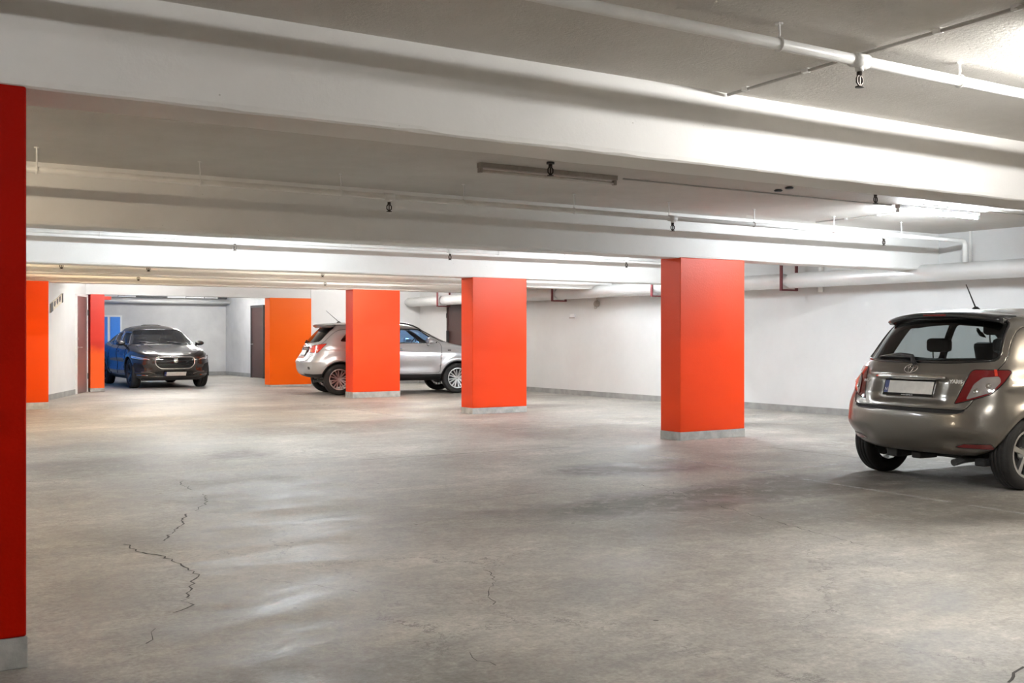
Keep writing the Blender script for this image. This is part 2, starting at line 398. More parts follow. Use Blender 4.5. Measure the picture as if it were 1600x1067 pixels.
column(5.46, 5.77, YB[4]-.02, YB[4]+.34, 'thin two-tone orange pillar between the grey door and the dark car', 'orange_patch', .08)
column(9.75, 10.86, YB[4]-.02, YB[4]+.34, 'far orange column right of the dark car, behind the rear of the silver car', 'bright_orange', .05)

# ------------------------------------------------------------------ floor marks (flat, lying on the floor)
def strip(bm, pts, w, z=.0015):
    pts = [Vector(p) for p in pts]; L_, R_ = [], []
    for i, p in enumerate(pts):
        t = (pts[min(i+1, len(pts)-1)]-pts[max(i-1, 0)]).normalized(); n_ = Vector((-t.y, t.x))
        ww = (w[i] if isinstance(w, list) else w)*.5
        L_.append(bm.verts.new((p.x+n_.x*ww, p.y+n_.y*ww, z))); R_.append(bm.verts.new((p.x-n_.x*ww, p.y-n_.y*ww, z)))
    for i in range(len(pts)-1): bm.faces.new((R_[i], R_[i+1], L_[i+1], L_[i]))
def jag(pts, step=.05, amp=.02):
    out = []
    for a, b in zip(pts, pts[1:]):
        a, b = Vector(a), Vector(b); n = max(1, int((b-a).length/step)); t = (b-a).normalized(); q = Vector((-t.y, t.x))
        for i in range(n): out.append(a+(b-a)*i/n + q*random.uniform(-amp, amp))
    out.append(Vector(pts[-1])); return out
def crack(px, w=.010, amp=.018):
    pts = jag([fl(*p) for p in px], .045, amp)
    bm = new(); strip(bm, pts, [w*random.uniform(.3, 1.3) for _ in pts]); link('floor_crack', bm, M['crack'], floor)
crack([(283,752),(284,757),(292,761),(299,765)], .009)
crack([(318,772),(323,782),(318,790),(305,798)], .009)
crack([(290,803),(284,820),(268,832),(256,845)], .012)
crack([(197,850),(215,861),(250,868),(272,876),(290,886),(308,898),(301,912),(300,920),(292,934)], .012)
crack([(292,934),(280,940),(298,945),(290,950),(270,958)], .009)
crack([(245,982),(236,994),(228,1006)], .007)
crack([(1000,757),(1060,772),(1140,795),(1230,820),(1350,852)], .006)
crack([(405,905),(470,912),(560,925)], .004)
crack([(1600,1042),(1585,1052),(1575,1067)], .010)
crack([(760,890),(772,905),(765,925),(770,945)], .004)
crack([(730,1020),(738,1028),(775,1040)], .004)
def fjoint(p, q, w=.014):
    bm = new(); pts = jag([p, q], .15, .003); strip(bm, pts, [w*random.uniform(.5, 1.2) for _ in pts], .0012); link('floor_joint', bm, M['joint'], floor)
fjoint((1.6, 10.38), (2.6, 10.37), .010); fjoint((3.0, 10.36), (4.2, 10.36), .007); fjoint((4.8, 10.35), (7.4, 10.28), .018)
fjoint((9.32, 9.2), (9.28, 7.6), .014)
fjoint((1.3, 7.0), (5.0, 7.4), .005)
def pline(p, q, w=.07):
    bm = new(); n = 30; A_, B_ = Vector(p), Vector(q)
    for i in range(n):                          # worn through in places
        if random.random() < .07: continue
        a, b = A_+(B_-A_)*i/n, A_+(B_-A_)*(i+1)/n
        strip(bm, [a, b], w*random.uniform(.75, 1), .0008)
    link('parking_line', bm, M['line_worn'], floor)
def worn_line():
    m, nt, b = mat('worn_line'); N = nt.nodes; Lk = nt.links
    geo = N.new('ShaderNodeNewGeometry'); n = N.new('ShaderNodeTexNoise'); n.inputs['Scale'].default_value = 6; n.inputs['Detail'].default_value = 8
    n.inputs['Roughness'].default_value = .75
    Lk.new(geo.outputs['Position'], n.inputs['Vector'])
    mr = N.new('ShaderNodeMapRange'); mr.inputs[1].default_value = .36; mr.inputs[2].default_value = .66; mr.inputs[4].default_value = .7
    Lk.new(n.outputs['Fac'], mr.inputs[0]); Lk.new(mr.outputs[0], b.inputs['Alpha'])
    b.inputs['Base Color'].default_value = (.80,.79,.77,1); b.inputs['Roughness'].default_value = .55
    return m
M['line_worn'] = worn_line()
pline((7.62, 9.1), (7.35, 4.3)); pline((7.58, 7.42), (13.2, 7.5)); pline((8.2, 21.0), (7.9, 15.0)); pline((8.0, 12.6), (13.4, 12.7), .06); pline((8.0, 17.7), (13.4, 17.8), .06)

# ------------------------------------------------------------------ doors, sign
def door_handle(parent, p, dirv, out, m='steel'):
    bm = new(); p = Vector(p); dv, o = Vector(dirv), Vector(out)
    tube(bm, [p, p+o*.06, p+o*.065+dv*.02, p+o*.065+dv*.13], .011, 8)
    lathe_pts = [p+o*.002, p+o*.01]; tube(bm, lathe_pts, .028, 14)
    link('door_handle', bm, M[m], parent)
t0 = LW-1.20; t1 = LW-.22
bm = new(); slab(bm, t0, t1, .0, .03, .01, 2.17)
dr = tag(link('door_1', bm, M['greydoor']), 'grey-brown metal door at the end of the angled white wall', 'door', kind='structure')
bm = new(); slab(bm, t0-.05, t0, 0, .045, 0, 2.22); slab(bm, t1, t1+.06, 0, .045, 0, 2.22); slab(bm, t0, t1, 0, .045, 2.17, 2.22)
link('door_frame', bm, M['white'], dr)
o2 = Vector((-nrm.x, -nrm.y, 0)); d3 = Vector((d.x, d.y, 0))
door_handle(dr, wallpt(t0+.09, .03, 1.03), d3, o2)
bm = new(); tube(bm, [Vector(wallpt(t0+.09, .03, 1.22)), Vector(wallpt(t0+.09, .045, 1.22))], .03, 14); link('lock_rosette', bm, M['steel'], dr)
for z in (1.75, .3):
    bm = new(); tube(bm, [Vector(wallpt(t1+.01, .05, z)), Vector(wallpt(t1+.01, .05, z+.13))], .014, 8); link('hinge', bm, M['dark'], dr)
bm = new(); box(bm, XW-.05, XW-.01, 23.75, 24.75, .01, 2.1)
dr = tag(link('door_2', bm, M['browndoor']), 'dark brown door in the right wall beyond the silver car', 'door', kind='structure')
bm = new(); box(bm, XW-.065, XW, 23.69, 23.75, 0, 2.16); box(bm, XW-.065, XW, 24.75, 24.81, 0, 2.16); box(bm, XW-.065, XW, 23.75, 24.75, 2.1, 2.16); link('door_frame', bm, M['browndoor'], dr)
bm = new(); box(bm, XW-.13, XW-.065, 24.68, 24.72, 1.05, 1.42, .006); link('door_pull', bm, M['dark'], dr)
for z in (1.75, .4):
    bm = new(); tube(bm, [(XW-.07, 24.79, z), (XW-.07, 24.79, z+.12)], .016, 8); link('hinge', bm, M['dark'], dr)
bm = new(); box(bm, 11.55, 11.59, 31.85, 32.85, .01, 2.15)
dr = tag(link('door_3', bm, M['browndoor']), 'dark brown door in the side wall right of the dark car', 'door', kind='structure')
bm = new(); box(bm, 11.53, 11.6, 31.78, 31.85, 0, 2.22); box(bm, 11.53, 11.6, 32.85, 32.92, 0, 2.22); box(bm, 11.53, 11.6, 31.85, 32.85, 2.15, 2.22); link('door_frame', bm, M['dark'], dr)
door_handle(dr, (11.55, 32.75, 1.03), (0,-1,0), (-1,0,0))

ts = 4.30
def tilt(t, o, z): return Vector(wallpt(ts+t, o, 1.96+z+t*.25))
def tslab(bm, a, b, o0, o1, z0, z1):
    vs = [bm.verts.new(tilt(t, o, z)) for z in (z0, z1) for (t, o) in ((a,o0),(b,o0),(b,o1),(a,o1))]
    for f in ((0,1,2,3),(7,6,5,4),(0,4,5,1),(1,5,6,2),(2,6,7,3),(3,7,4,0)): bm.faces.new([vs[i] for i in f])
    bmesh.ops.recalc_face_normals(bm, faces=bm.faces)
bm = new(); tslab(bm, -.5, .5, 0, .02, -.09, .09)
sg = tag(link('wall_sign', bm, M['cream']), 'slanted cream and black sign on the angled white wall', 'sign')
for q in ((-.5, -.32), (.42, .5)):
    bm = new(); tslab(bm, q[0], q[1], .02, .028, -.09, .09); link('dark_end', bm, M['dark'], sg)
for k, a in enumerate((-.22, -.01, .2)):
    bm = new(); tslab(bm, a, a+.10, .02, .026, -.01, .075); tslab(bm, a+.03, a+.07, .02, .026, -.035, -.01); link('printed_mark', bm, M['dark'], sg)

# ------------------------------------------------------------------ sprinkler pipes
def sprinkler_head(parent, x, y, z, s=1.0, up=False):
    bm = new(); sg_ = -1
    tube(bm, [(x,y,z), (x,y,z-.022*s)], .013*s, 8)
    for q in (-1, 1):
        tube(bm, [(x+q*.006*s,y,z-.02*s), (x+q*.019*s,y,z-.036*s), (x+q*.019*s,y,z-.056*s), (x,y,z-.074*s)], .005*s, 6)
    tube(bm, [(x,y,z-.024*s), (x,y,z-.07*s)], .005*s, 6)
    lathe_c = [(x,y,z-.074*s), (x,y,z-.079*s)]; tube(bm, lathe_c, .021*s, 12)
    return link('sprinkler_head', bm, M['bronze'], parent)
def pipe_run(name, y, z, x0, x1, heads, hangers, label, drop=None, r=.026, top=CEIL, hs=1.25):
    bm = new()
    pts = [(x0,y,z), (x1-.06 if drop else x1, y, z)]
    rr = r
    if drop: pts += [(x1-.02,y,z-.015), (x1,y,z-.06), (x1,y,drop)]; rr = [r, r, r*1.1, r*1.3, r*1.3]
    tube(bm, pts, rr, 14)
    for x in heads: tube(bm, [(x-.05,y,z), (x+.05,y,z)], r*1.32, 14); tube(bm, [(x,y,z-r), (x,y,z-r-.025)], r*.8, 10)
    o = tag(link(name, bm, M['pipe'], smooth=False), label, 'pipe', 'sprinkler pipes under the ceiling')
    for p in o.data.polygons: p.use_smooth = len(p.vertices) == 4
    for x in heads: sprinkler_head(o, x, y, z-r-.02, hs)
    for x in hangers:
        bm = new(); tube(bm, [(x,y,z+r), (x+.004,y,(z+top)/2), (x,y,top)], .006, 6)
        tube(bm, [(x+0, y+math.cos(a)*(r+.004), z+math.sin(a)*(r+.004)) for a in [2*PI*k/14 for k in range(14)]], .005, 6, closed=True)
        tube(bm, [(x,y,top-.008), (x,y,top)], .018, 8)
        link('pipe_hanger', bm, M['pipe'], o)
    return o
y1 = 3.42
pipe_run('sprinkler_pipe', y1, 2.565, -7, XW-.1, [.75, xat(1343, y1), 7.7, 11.2], [xat(1217, y1), xat(1499, y1), -.6, 2.2, 6.6, 8.5], 'nearest white sprinkler pipe, crossing the top right of the photo', top=2.66, hs=1.0)
y2 = 9.35
pipe_run('sprinkler_pipe', y2, 2.60, -7, xat(1508, y2), [xat(u, y2) for u in (608, 1051, 1381)], [xat(u, y2) for u in (57, 312, 532, 724, 897, 1045, 1178, 1303, 1408)],
         'long white sprinkler pipe with an elbow at its right end, before the second beam', drop=2.30)
y3 = 14.75
pipe_run('sprinkler_pipe', y3, 2.60, -7, XW-.2, [xat(u, y3) for u in (367, 703, 979)], [xat(u, y3) for u in (155, 272, 416, 548, 778, 882, 979)], 'white sprinkler pipe in front of the third beam')
y4 = 17.4
pipe_run('sprinkler_pipe', y4, 2.43, -7, XW-.2, [xat(u, y4) for u in (96, 232, 504)], [xat(u, y4) for u in (150, 300, 380, 600)], 'white sprinkler pipe in front of the slim beam')
pipe_run('sprinkler_pipe', 20.2, 2.42, 2.8, XW-.2, [5.0, 8.6], [4.2, 6.8, 9.0, 11.0], 'white sprinkler pipe in front of the fourth beam')
pipe_run('sprinkler_pipe', 25.7, 2.60, 5.6, XW-.2, [7.5, 11.0], [6.5, 9.2, 12.2], 'farthest white sprinkler pipe in front of the far wall')

def ceiling_head(u, y, label):
    x = xat(u, y); bm = new()
    lathe_r = [(x,y,CEIL-.002), (x,y,CEIL-.02)]; tube(bm, lathe_r, .035, 16)
    o = tag(link('ceiling_sprinkler', bm, M['dark']), label, 'sprinkler', 'sprinklers screwed into the ceiling')
    sprinkler_head(o, x, y, CEIL-.015, 1.35)
    return o
ceiling_head(860, 7.75, 'small dark sprinkler above the unlit tube light')
ceiling_head(1368, 7.55, 'small dark sprinkler left of the lit tube light')
for u, y in ((1216, 7.95), (1233, 7.75)):
    x = xat(u, y); bm = new(); lathe(bm, [(.0, 0), (.035, 0), (.045, .012), (.03, .022)], 14, 'Z')
    o = link('ceiling_plug', bm, M['dark']); o.location = (x, y, CEIL-.022)
    tag(o, 'small black ceiling plug, %s of the pair between the two tube lights' % ('left' if u == 1216 else 'right'), 'plug', 'black plugs in the ceiling')

def conduit(pts, label, r=.009, clips=(), m='conduit'):
    bm = new(); tube(bm, pts, r, 8); o = tag(link('cable_conduit', bm, M[m]), label, 'conduit', 'thin cable conduits on the ceiling')
    for p in clips:
        bm = new(); x, y, z = p; box(bm, x-.015, x+.015, y-.02, y+.02, z-.012, z+.02, .003); link('clip', bm, M['pipe'], o)
M['conduit'] = simple('conduit_paint', (.45,.43,.40), .5)
conduit([(4.38,4.55,2.645), (4.31,3.6,2.65), (4.23,2.66,2.645), (4.1,.5,2.65)], 'thin conduit crossing above the nearest sprinkler pipe', .009, [(4.37,4.4,2.65),(4.33,3.93,2.65),(4.27,3.1,2.65),(4.24,2.7,2.65)])
conduit([(6.5,8.16,CEIL-.01), (10.4,8.16,CEIL-.01)], 'thin conduit running between the unlit and the lit tube light', .007)
conduit([(10.6,7.9,CEIL-.012), (13.9,7.9,CEIL-.012)], 'thin conduit running right beside the lit tube light', .008)
conduit([(11.1,9.9,CEIL-.01), (11.1,8.3,CEIL-.01)], 'thin conduit reaching from the second beam to the lit tube light', .009, [(11.1,9.4,CEIL-.01),(11.1,8.9,CEIL-.01)])
conduit([(13.985, 9.62, CEIL), (13.985, 9.62, 2.25)], 'thin white conduit down the right wall beside the pipe elbow', .02, m='pipe')

# ------------------------------------------------------------------ fluorescent fixtures
def fixture(x0, y, on, label, z=CEIL, col=(1,.97,.92), s=60, L_=1.5, warm=False):
    t = empty('tube_light', (x0+L_/2, y, z+.003), 0, label, 'ceiling light', 'fluorescent tube lights')
    h = L_/2
    bm = new(); box(bm, -h, h, -.035, .035, -.045, 0, .005); link('housing', bm, M['housing'] if on else M['brownfit'], t)
    for q in (-1, 1):
        bm = new(); box(bm, q*h-(.03 if q > 0 else 0), q*h+(0 if q > 0 else .03), -.022, .022, -.09, -.045, .004); link('lamp_holder', bm, M['housing'] if on else M['brownfit'], t)
    bm = new(); tube(bm, [(-h+.03,0,-.07), (h-.03,0,-.07)], .014, 12)
    if on:
        key = 'e%s%s' % (col, s)
        if key not in M: M[key] = emit('lit_tube', col, s)
        link('lamp_tube', bm, M[key], t, smooth=True)
    else: link('lamp_tube', bm, M['offtube'], t, smooth=True)
COOL, NEU, WARM = (.86,.94,1.0), (.98,.98,.96), (1,.76,.46)
fixture(4.7, 2.65, True, 'lit tube light overhead in the nearest bay', 2.66, NEU, 85)
fixture(10.3, 2.6, True, 'lit tube light overhead at the right of the nearest bay', 2.66, (1,.90,.76), 85)
fixture(-1.0, 1.0, True, 'lit tube light left of the camera', 2.66, NEU, 30)
fixture(4.88, 8.12, False, 'unlit brownish tube light under the ceiling in the middle of the photo')
fixture(10.45, 8.12, True, 'brightly lit tube light under the ceiling at the right', col=COOL, s=115)
fixture(-1.2, 8.12, True, 'lit tube light hidden behind the left column', col=(1,.84,.62), s=55)
for x, q in ((4.2, 'middle'), (10.4, 'right')): fixture(x, 12.9, True, 'lit tube light hidden behind the second beam, toward the '+q, col=COOL, s=105)
fixture(-.8, 12.9, True, 'lit tube light at the far left behind the second beam', col=COOL, s=50)
fixture(.8, 16.2, True, 'warm tube light at the left behind the third beam', col=WARM, s=42)
fixture(6.4, 16.2, True, 'tube light at the middle behind the third beam', col=(1,.90,.76), s=30)
fixture(11.6, 16.2, True, 'tube light at the right behind the third beam', col=COOL, s=52)
fixture(3.6, 18.9, True, 'warm tube light behind the slim beam, left', col=WARM, s=32)
fixture(8.6, 18.9, True, 'tube light behind the slim beam, right', col=(1,.96,.90), s=50)
for x, q in ((5.6, 'left'), (11.3, 'right')): fixture(x, 23.9, True, 'lit tube light hidden behind the fourth beam, '+q, col=NEU, s=72)
fixture(6.9, 28.6, True, 'lit tube light above the bonnet of the dark car', col=NEU, s=75)
fixture(9.4, 32.6, True, 'lit tube light at the back of the dark car\'s bay', col=NEU, s=65)

# ------------------------------------------------------------------ big lagged pipe along the right wall
PX, PZ, PR = 13.62, 2.19, .125
ys = [-6.4, -.5, 3.6, 8.0, 12.72, 16.0, 19.3, 22.2, 24.4, 26.3]
root = empty('insulated_pipe', (PX, 10, PZ), 0, 'long silver insulated pipe along the top of the right wall', 'pipe')
bm = new(); tube(bm, [(0, y-10, 0) for y in (-6.5-0, 26.4)], .085, 16); link('inner_pipe', bm, M['lag'], root, smooth=True)
for a, b in zip(ys, ys[1:]):
    bm = new(); pts, rr = [], []
    for k in range(5): q = k/4*PI/2; pts.append((0, a-10+.06+.075*(1-math.cos(q)), 0)); rr.append(.085+(PR-.085)*math.sin(q))
    for k in range(5): q = (1-k/4)*PI/2; pts.append((0, b-10-.02-.02*(1-math.cos(q)), 0)); rr.append(.085+(PR-.085)*math.sin(q))
    tube(bm, pts, rr, 28); link('insulation_section', bm, M['lag'], root, smooth=True)
for y in ys[1:-1]:
    top = CEIL; y0 = y
    br = empty('pipe_bracket', (PX, y, PZ), 0, None, 'bracket', 'maroon steel pipe brackets')
    lab = {12.72: 'maroon steel pipe bracket right of the widest orange column', 16.0: 'maroon pipe bracket showing at the left edge of the widest orange column',
           19.3: 'maroon pipe bracket right of the orange column before the silver car', 22.2: 'maroon pipe bracket above the bonnet of the silver car', 24.4: 'farthest maroon pipe bracket, beyond the brown door',
           8.0: 'maroon pipe bracket above the champagne hatchback', 3.6: 'maroon pipe bracket near the camera bay', -.5: 'maroon pipe bracket behind the camera'}[y]
    br['label'] = lab
    bm = new(); box(bm, -.19, -.165, -.02, .03, -.145, top-PZ); link('strap', bm, M['maroon'], br)
    bm = new(); box(bm, .165, .19, -.02, .03, -.145, top-PZ); link('strap', bm, M['maroon'], br)
    bm = new(); box(bm, -.19, .19, -.02, .03, -.165, -.14); link('cross_bar', bm, M['maroon'], br)
    bm = new(); box(bm, .185, .385, -.015, .015, .0, .03); link('wall_stay', bm, M['maroon'], br)
# small fittings on the right wall
sd = empty('wall_sounder', (XW-.02, 18.4, 1.96), 0, 'small hooded grey fitting on the white wall below the silver pipe', 'alarm')
bm = new(); lathe(bm, [(0, .0), (.07, 0), (.075, -.03), (.055, -.07), (.0, -.08)], 20, 'X'); link('dome', bm, M['brownfit'], sd)
bm = new(); tube(bm, [(-.03,0,.05), (-.02,0,.18)], .008, 6); link('cable', bm, M['brownfit'], sd)
bm = new(); tube(bm, [(-.05,.05,-.05),(-.06,.03,-.1),(-.06,-.03,-.1),(-.05,-.05,-.05)], .008, 6); link('guard', bm, M['brownfit'], sd)
bm = new(); box(bm, XW-.05, XW+.005, 19.2, 19.36, 1.67, 1.76, .008)
jb = tag(link('junction_box', bm, M['white']), 'small white box on the long white wall left of the hooded fitting', 'junction box')
bm = new(); box(bm, XW-.056, XW-.05, 19.18, 19.38, 1.665, 1.685); link('lid_edge', bm, M['brownfit'], jb)
# far room ceiling runs
rt = empty('ceiling_panel_strip', (8.5, 35.2, 2.6), 0, 'strip of white and dark panels under the ceiling behind the dark car', 'panels')
x = 5.6
for k, (w, m) in enumerate(((2.05,'white'),(.45,'white'),(.55,'white'),(.95,'dark'),(.6,'white'),(.6,'white'),(.45,'greywall'),(.35,'dark'))):
    if x >= 11.5: break
    w = min(w, 11.55-x)
    bm = new(); box(bm, x-8.5, x+w-.03-8.5, -.05, .05, -.10, .06); link('panel', bm, M[m], rt); x += w
bm = new(); tube(bm, [(5.49, 35.1, 2.38), (11.61, 35.1, 2.38)], .07, 16)
tag(link('water_pipe', bm, M['lag'], smooth=True), 'horizontal grey pipe high on the wall behind the dark car', 'pipe')
# red emergency tag on the thin pillar
bm = new(); box(bm, 5.77, 5.93, YB[4]+.02, YB[4]+.05, 2.12, 2.2, .004)
tag(link('warning_plate', bm, M['redhot']), 'small red plate at the top of the thin two-tone pillar', 'plate')
bm = new(); tube(bm, [(13.96, 12.35, 2.0), (13.96, 12.35, CEIL)], .045, 12)
tag(link('drop_pipe', bm, M['pipe'], smooth=True), 'short white drop pipe behind the maroon bracket at right', 'pipe')

# ------------------------------------------------------------------ cars
def interp(vals, f):
    n = len(vals)-1; k = min(int(f*n), n-1); g = f*n-k; g = g*g*(3-2*g)*.35+g*.65
    return vals[k]*(1-g)+vals[k+1]*g
RY = (0, .40, .72, .93, 1.0); RX = (0, .05, .26, .66, 1.25)
def car_surface(levels, L_, W_, H_, zb, disp=None, sub=3):
    """levels: (xr, dr, [half widths rear..front], df, xf, z rear, [z along the side], z front)"""
    K = 9; bm = new(); rows = []
    for (xr, dr, ws, df, xf, zr, zs, zf) in levels:
        pts = []
        for i in range(5):
            pts.append((xr+RX[i]*dr, RY[i]*ws[0], zr+(zs[0]-zr)*RY[i]**2))
        xa, xb = xr+1.25*dr, xf-1.25*df
        for k in range(1, K+1):
            f = k/(K+1); pts.append((xa+(xb-xa)*f, interp(ws, f), interp(zs, f)))
        for i in range(4, -1, -1):
            pts.append((xf-RX[i]*df, RY[i]*ws[-1], zf+(zs[-1]-zf)*RY[i]**2))
        rows.append(pts)
    N = len(rows[0]); Lv, Rv = [], []
    for pts in rows:
        l = [bm.verts.new(p) for p in pts]
        r = [l[i] if i in (0, N-1) else bm.verts.new((pts[i][0], -pts[i][1], pts[i][2])) for i in range(N)]
        Lv.append(l); Rv.append(r)
    for j in range(len(rows)-1):
        for i in range(N-1):
            bm.faces.new((Lv[j][i], Lv[j+1][i], Lv[j+1][i+1], Lv[j][i+1]))
            bm.faces.new((Rv[j][i], Rv[j][i+1], Rv[j+1][i+1], Rv[j+1][i]))
    l, r = Lv[-1], Rv[-1]
    for i in range(1, N-2): bm.faces.new((l[i], r[i], r[i+1], l[i+1]))
    bm.faces.new((l[0], r[1], l[1])); bm.faces.new((l[N-1], l[N-2], r[N-2]))
    me = bpy.data.meshes.new('tmp'); bmesh.ops.recalc_face_normals(bm, faces=bm.faces); bm.to_mesh(me); bm.free()
    o = bpy.data.objects.new('tmp', me); C.objects.link(o)
    md = o.modifiers.new('s', 'SUBSURF'); md.levels = sub; md.render_levels = sub; md.boundary_smooth = 'PRESERVE_CORNERS'
    dg = bpy.context.evaluated_depsgraph_get(); ev = o.evaluated_get(dg); m2 = ev.to_mesh()
    out = new(); out.from_mesh(m2); ev.to_mesh_clear()
    bpy.data.objects.remove(o); bpy.data.meshes.remove(me)
    xs = [v.co.x for v in out.verts]; ysx = max(v.co.y for v in out.verts); zs_ = [v.co.z for v in out.verts]
    x0, x1, z0, z1 = min(xs), max(xs), min(zs_), max(zs_)
    for v in out.verts:
        v.co.x = (v.co.x-x0)/(x1-x0)*L_; v.co.y *= W_/2/ysx; v.co.z = zb+(v.co.z-z0)/(z1-z0)*(H_-zb)
    out.normal_update()
    if disp:
        nn = [(v, v.normal.copy()) for v in out.verts]
        for v, n_ in nn: disp(v, n_)
        out.normal_update()
    if out.faces:
        cen = Vector((L_/2, 0, H_/2))
        if sum((f.calc_center_median()-cen).dot(f.normal)*f.calc_area() for f in out.faces) < 0: bmesh.ops.reverse_faces(out, faces=out.faces)
    out.normal_update()
    return out

def axes(view, sgn):
    """(U, V, D): picture axes and looking direction of a view onto the car; ('quarter', deg) looks at a rear corner"""
    if view == 'rear': return Vector((0,1,0)), Vector((0,0,1)), Vector((1,0,0))
    if view == 'front': return Vector((0,1,0)), Vector((0,0,1)), Vector((-1,0,0))
    if view == 'side': return Vector((1,0,0)), Vector((0,0,1)), Vector((0,-sgn,0))
    if view == 'top': return Vector((1,0,0)), Vector((0,1,0)), Vector((0,0,-1))
    p = math.radians(view[1]); return Vector((math.sin(p), sgn*math.cos(p), 0)), Vector((0,0,1)), Vector((math.cos(p), -sgn*math.sin(p), 0))
def rounded(poly, r, seg=3):
    out = []; n = len(poly)
    for i in range(n):
        p0, p1, p2 = Vector(poly[i-1]), Vector(poly[i]), Vector(poly[(i+1) % n])
        a, b = (p0-p1), (p2-p1); rr = min(r, a.length*.45, b.length*.45)
        if rr < 1e-4: out.append(tuple(p1)); continue
        A_, B_ = p1+a.normalized()*rr, p1+b.normalized()*rr
        for k in range(seg+1):
            t = k/seg; out.append(tuple(A_*(1-t)**2 + p1*2*t*(1-t) + B_*t*t))
    return out
def inside(p, poly):
    x, y = p; c = False; n = len(poly)
    for i in range(n):
        (x1, y1), (x2, y2) = poly[i], poly[i-1]
        if (y1 > y) != (y2 > y) and x < (x2-x1)*(y-y1)/(y2-y1)+x1: c = not c
    return c
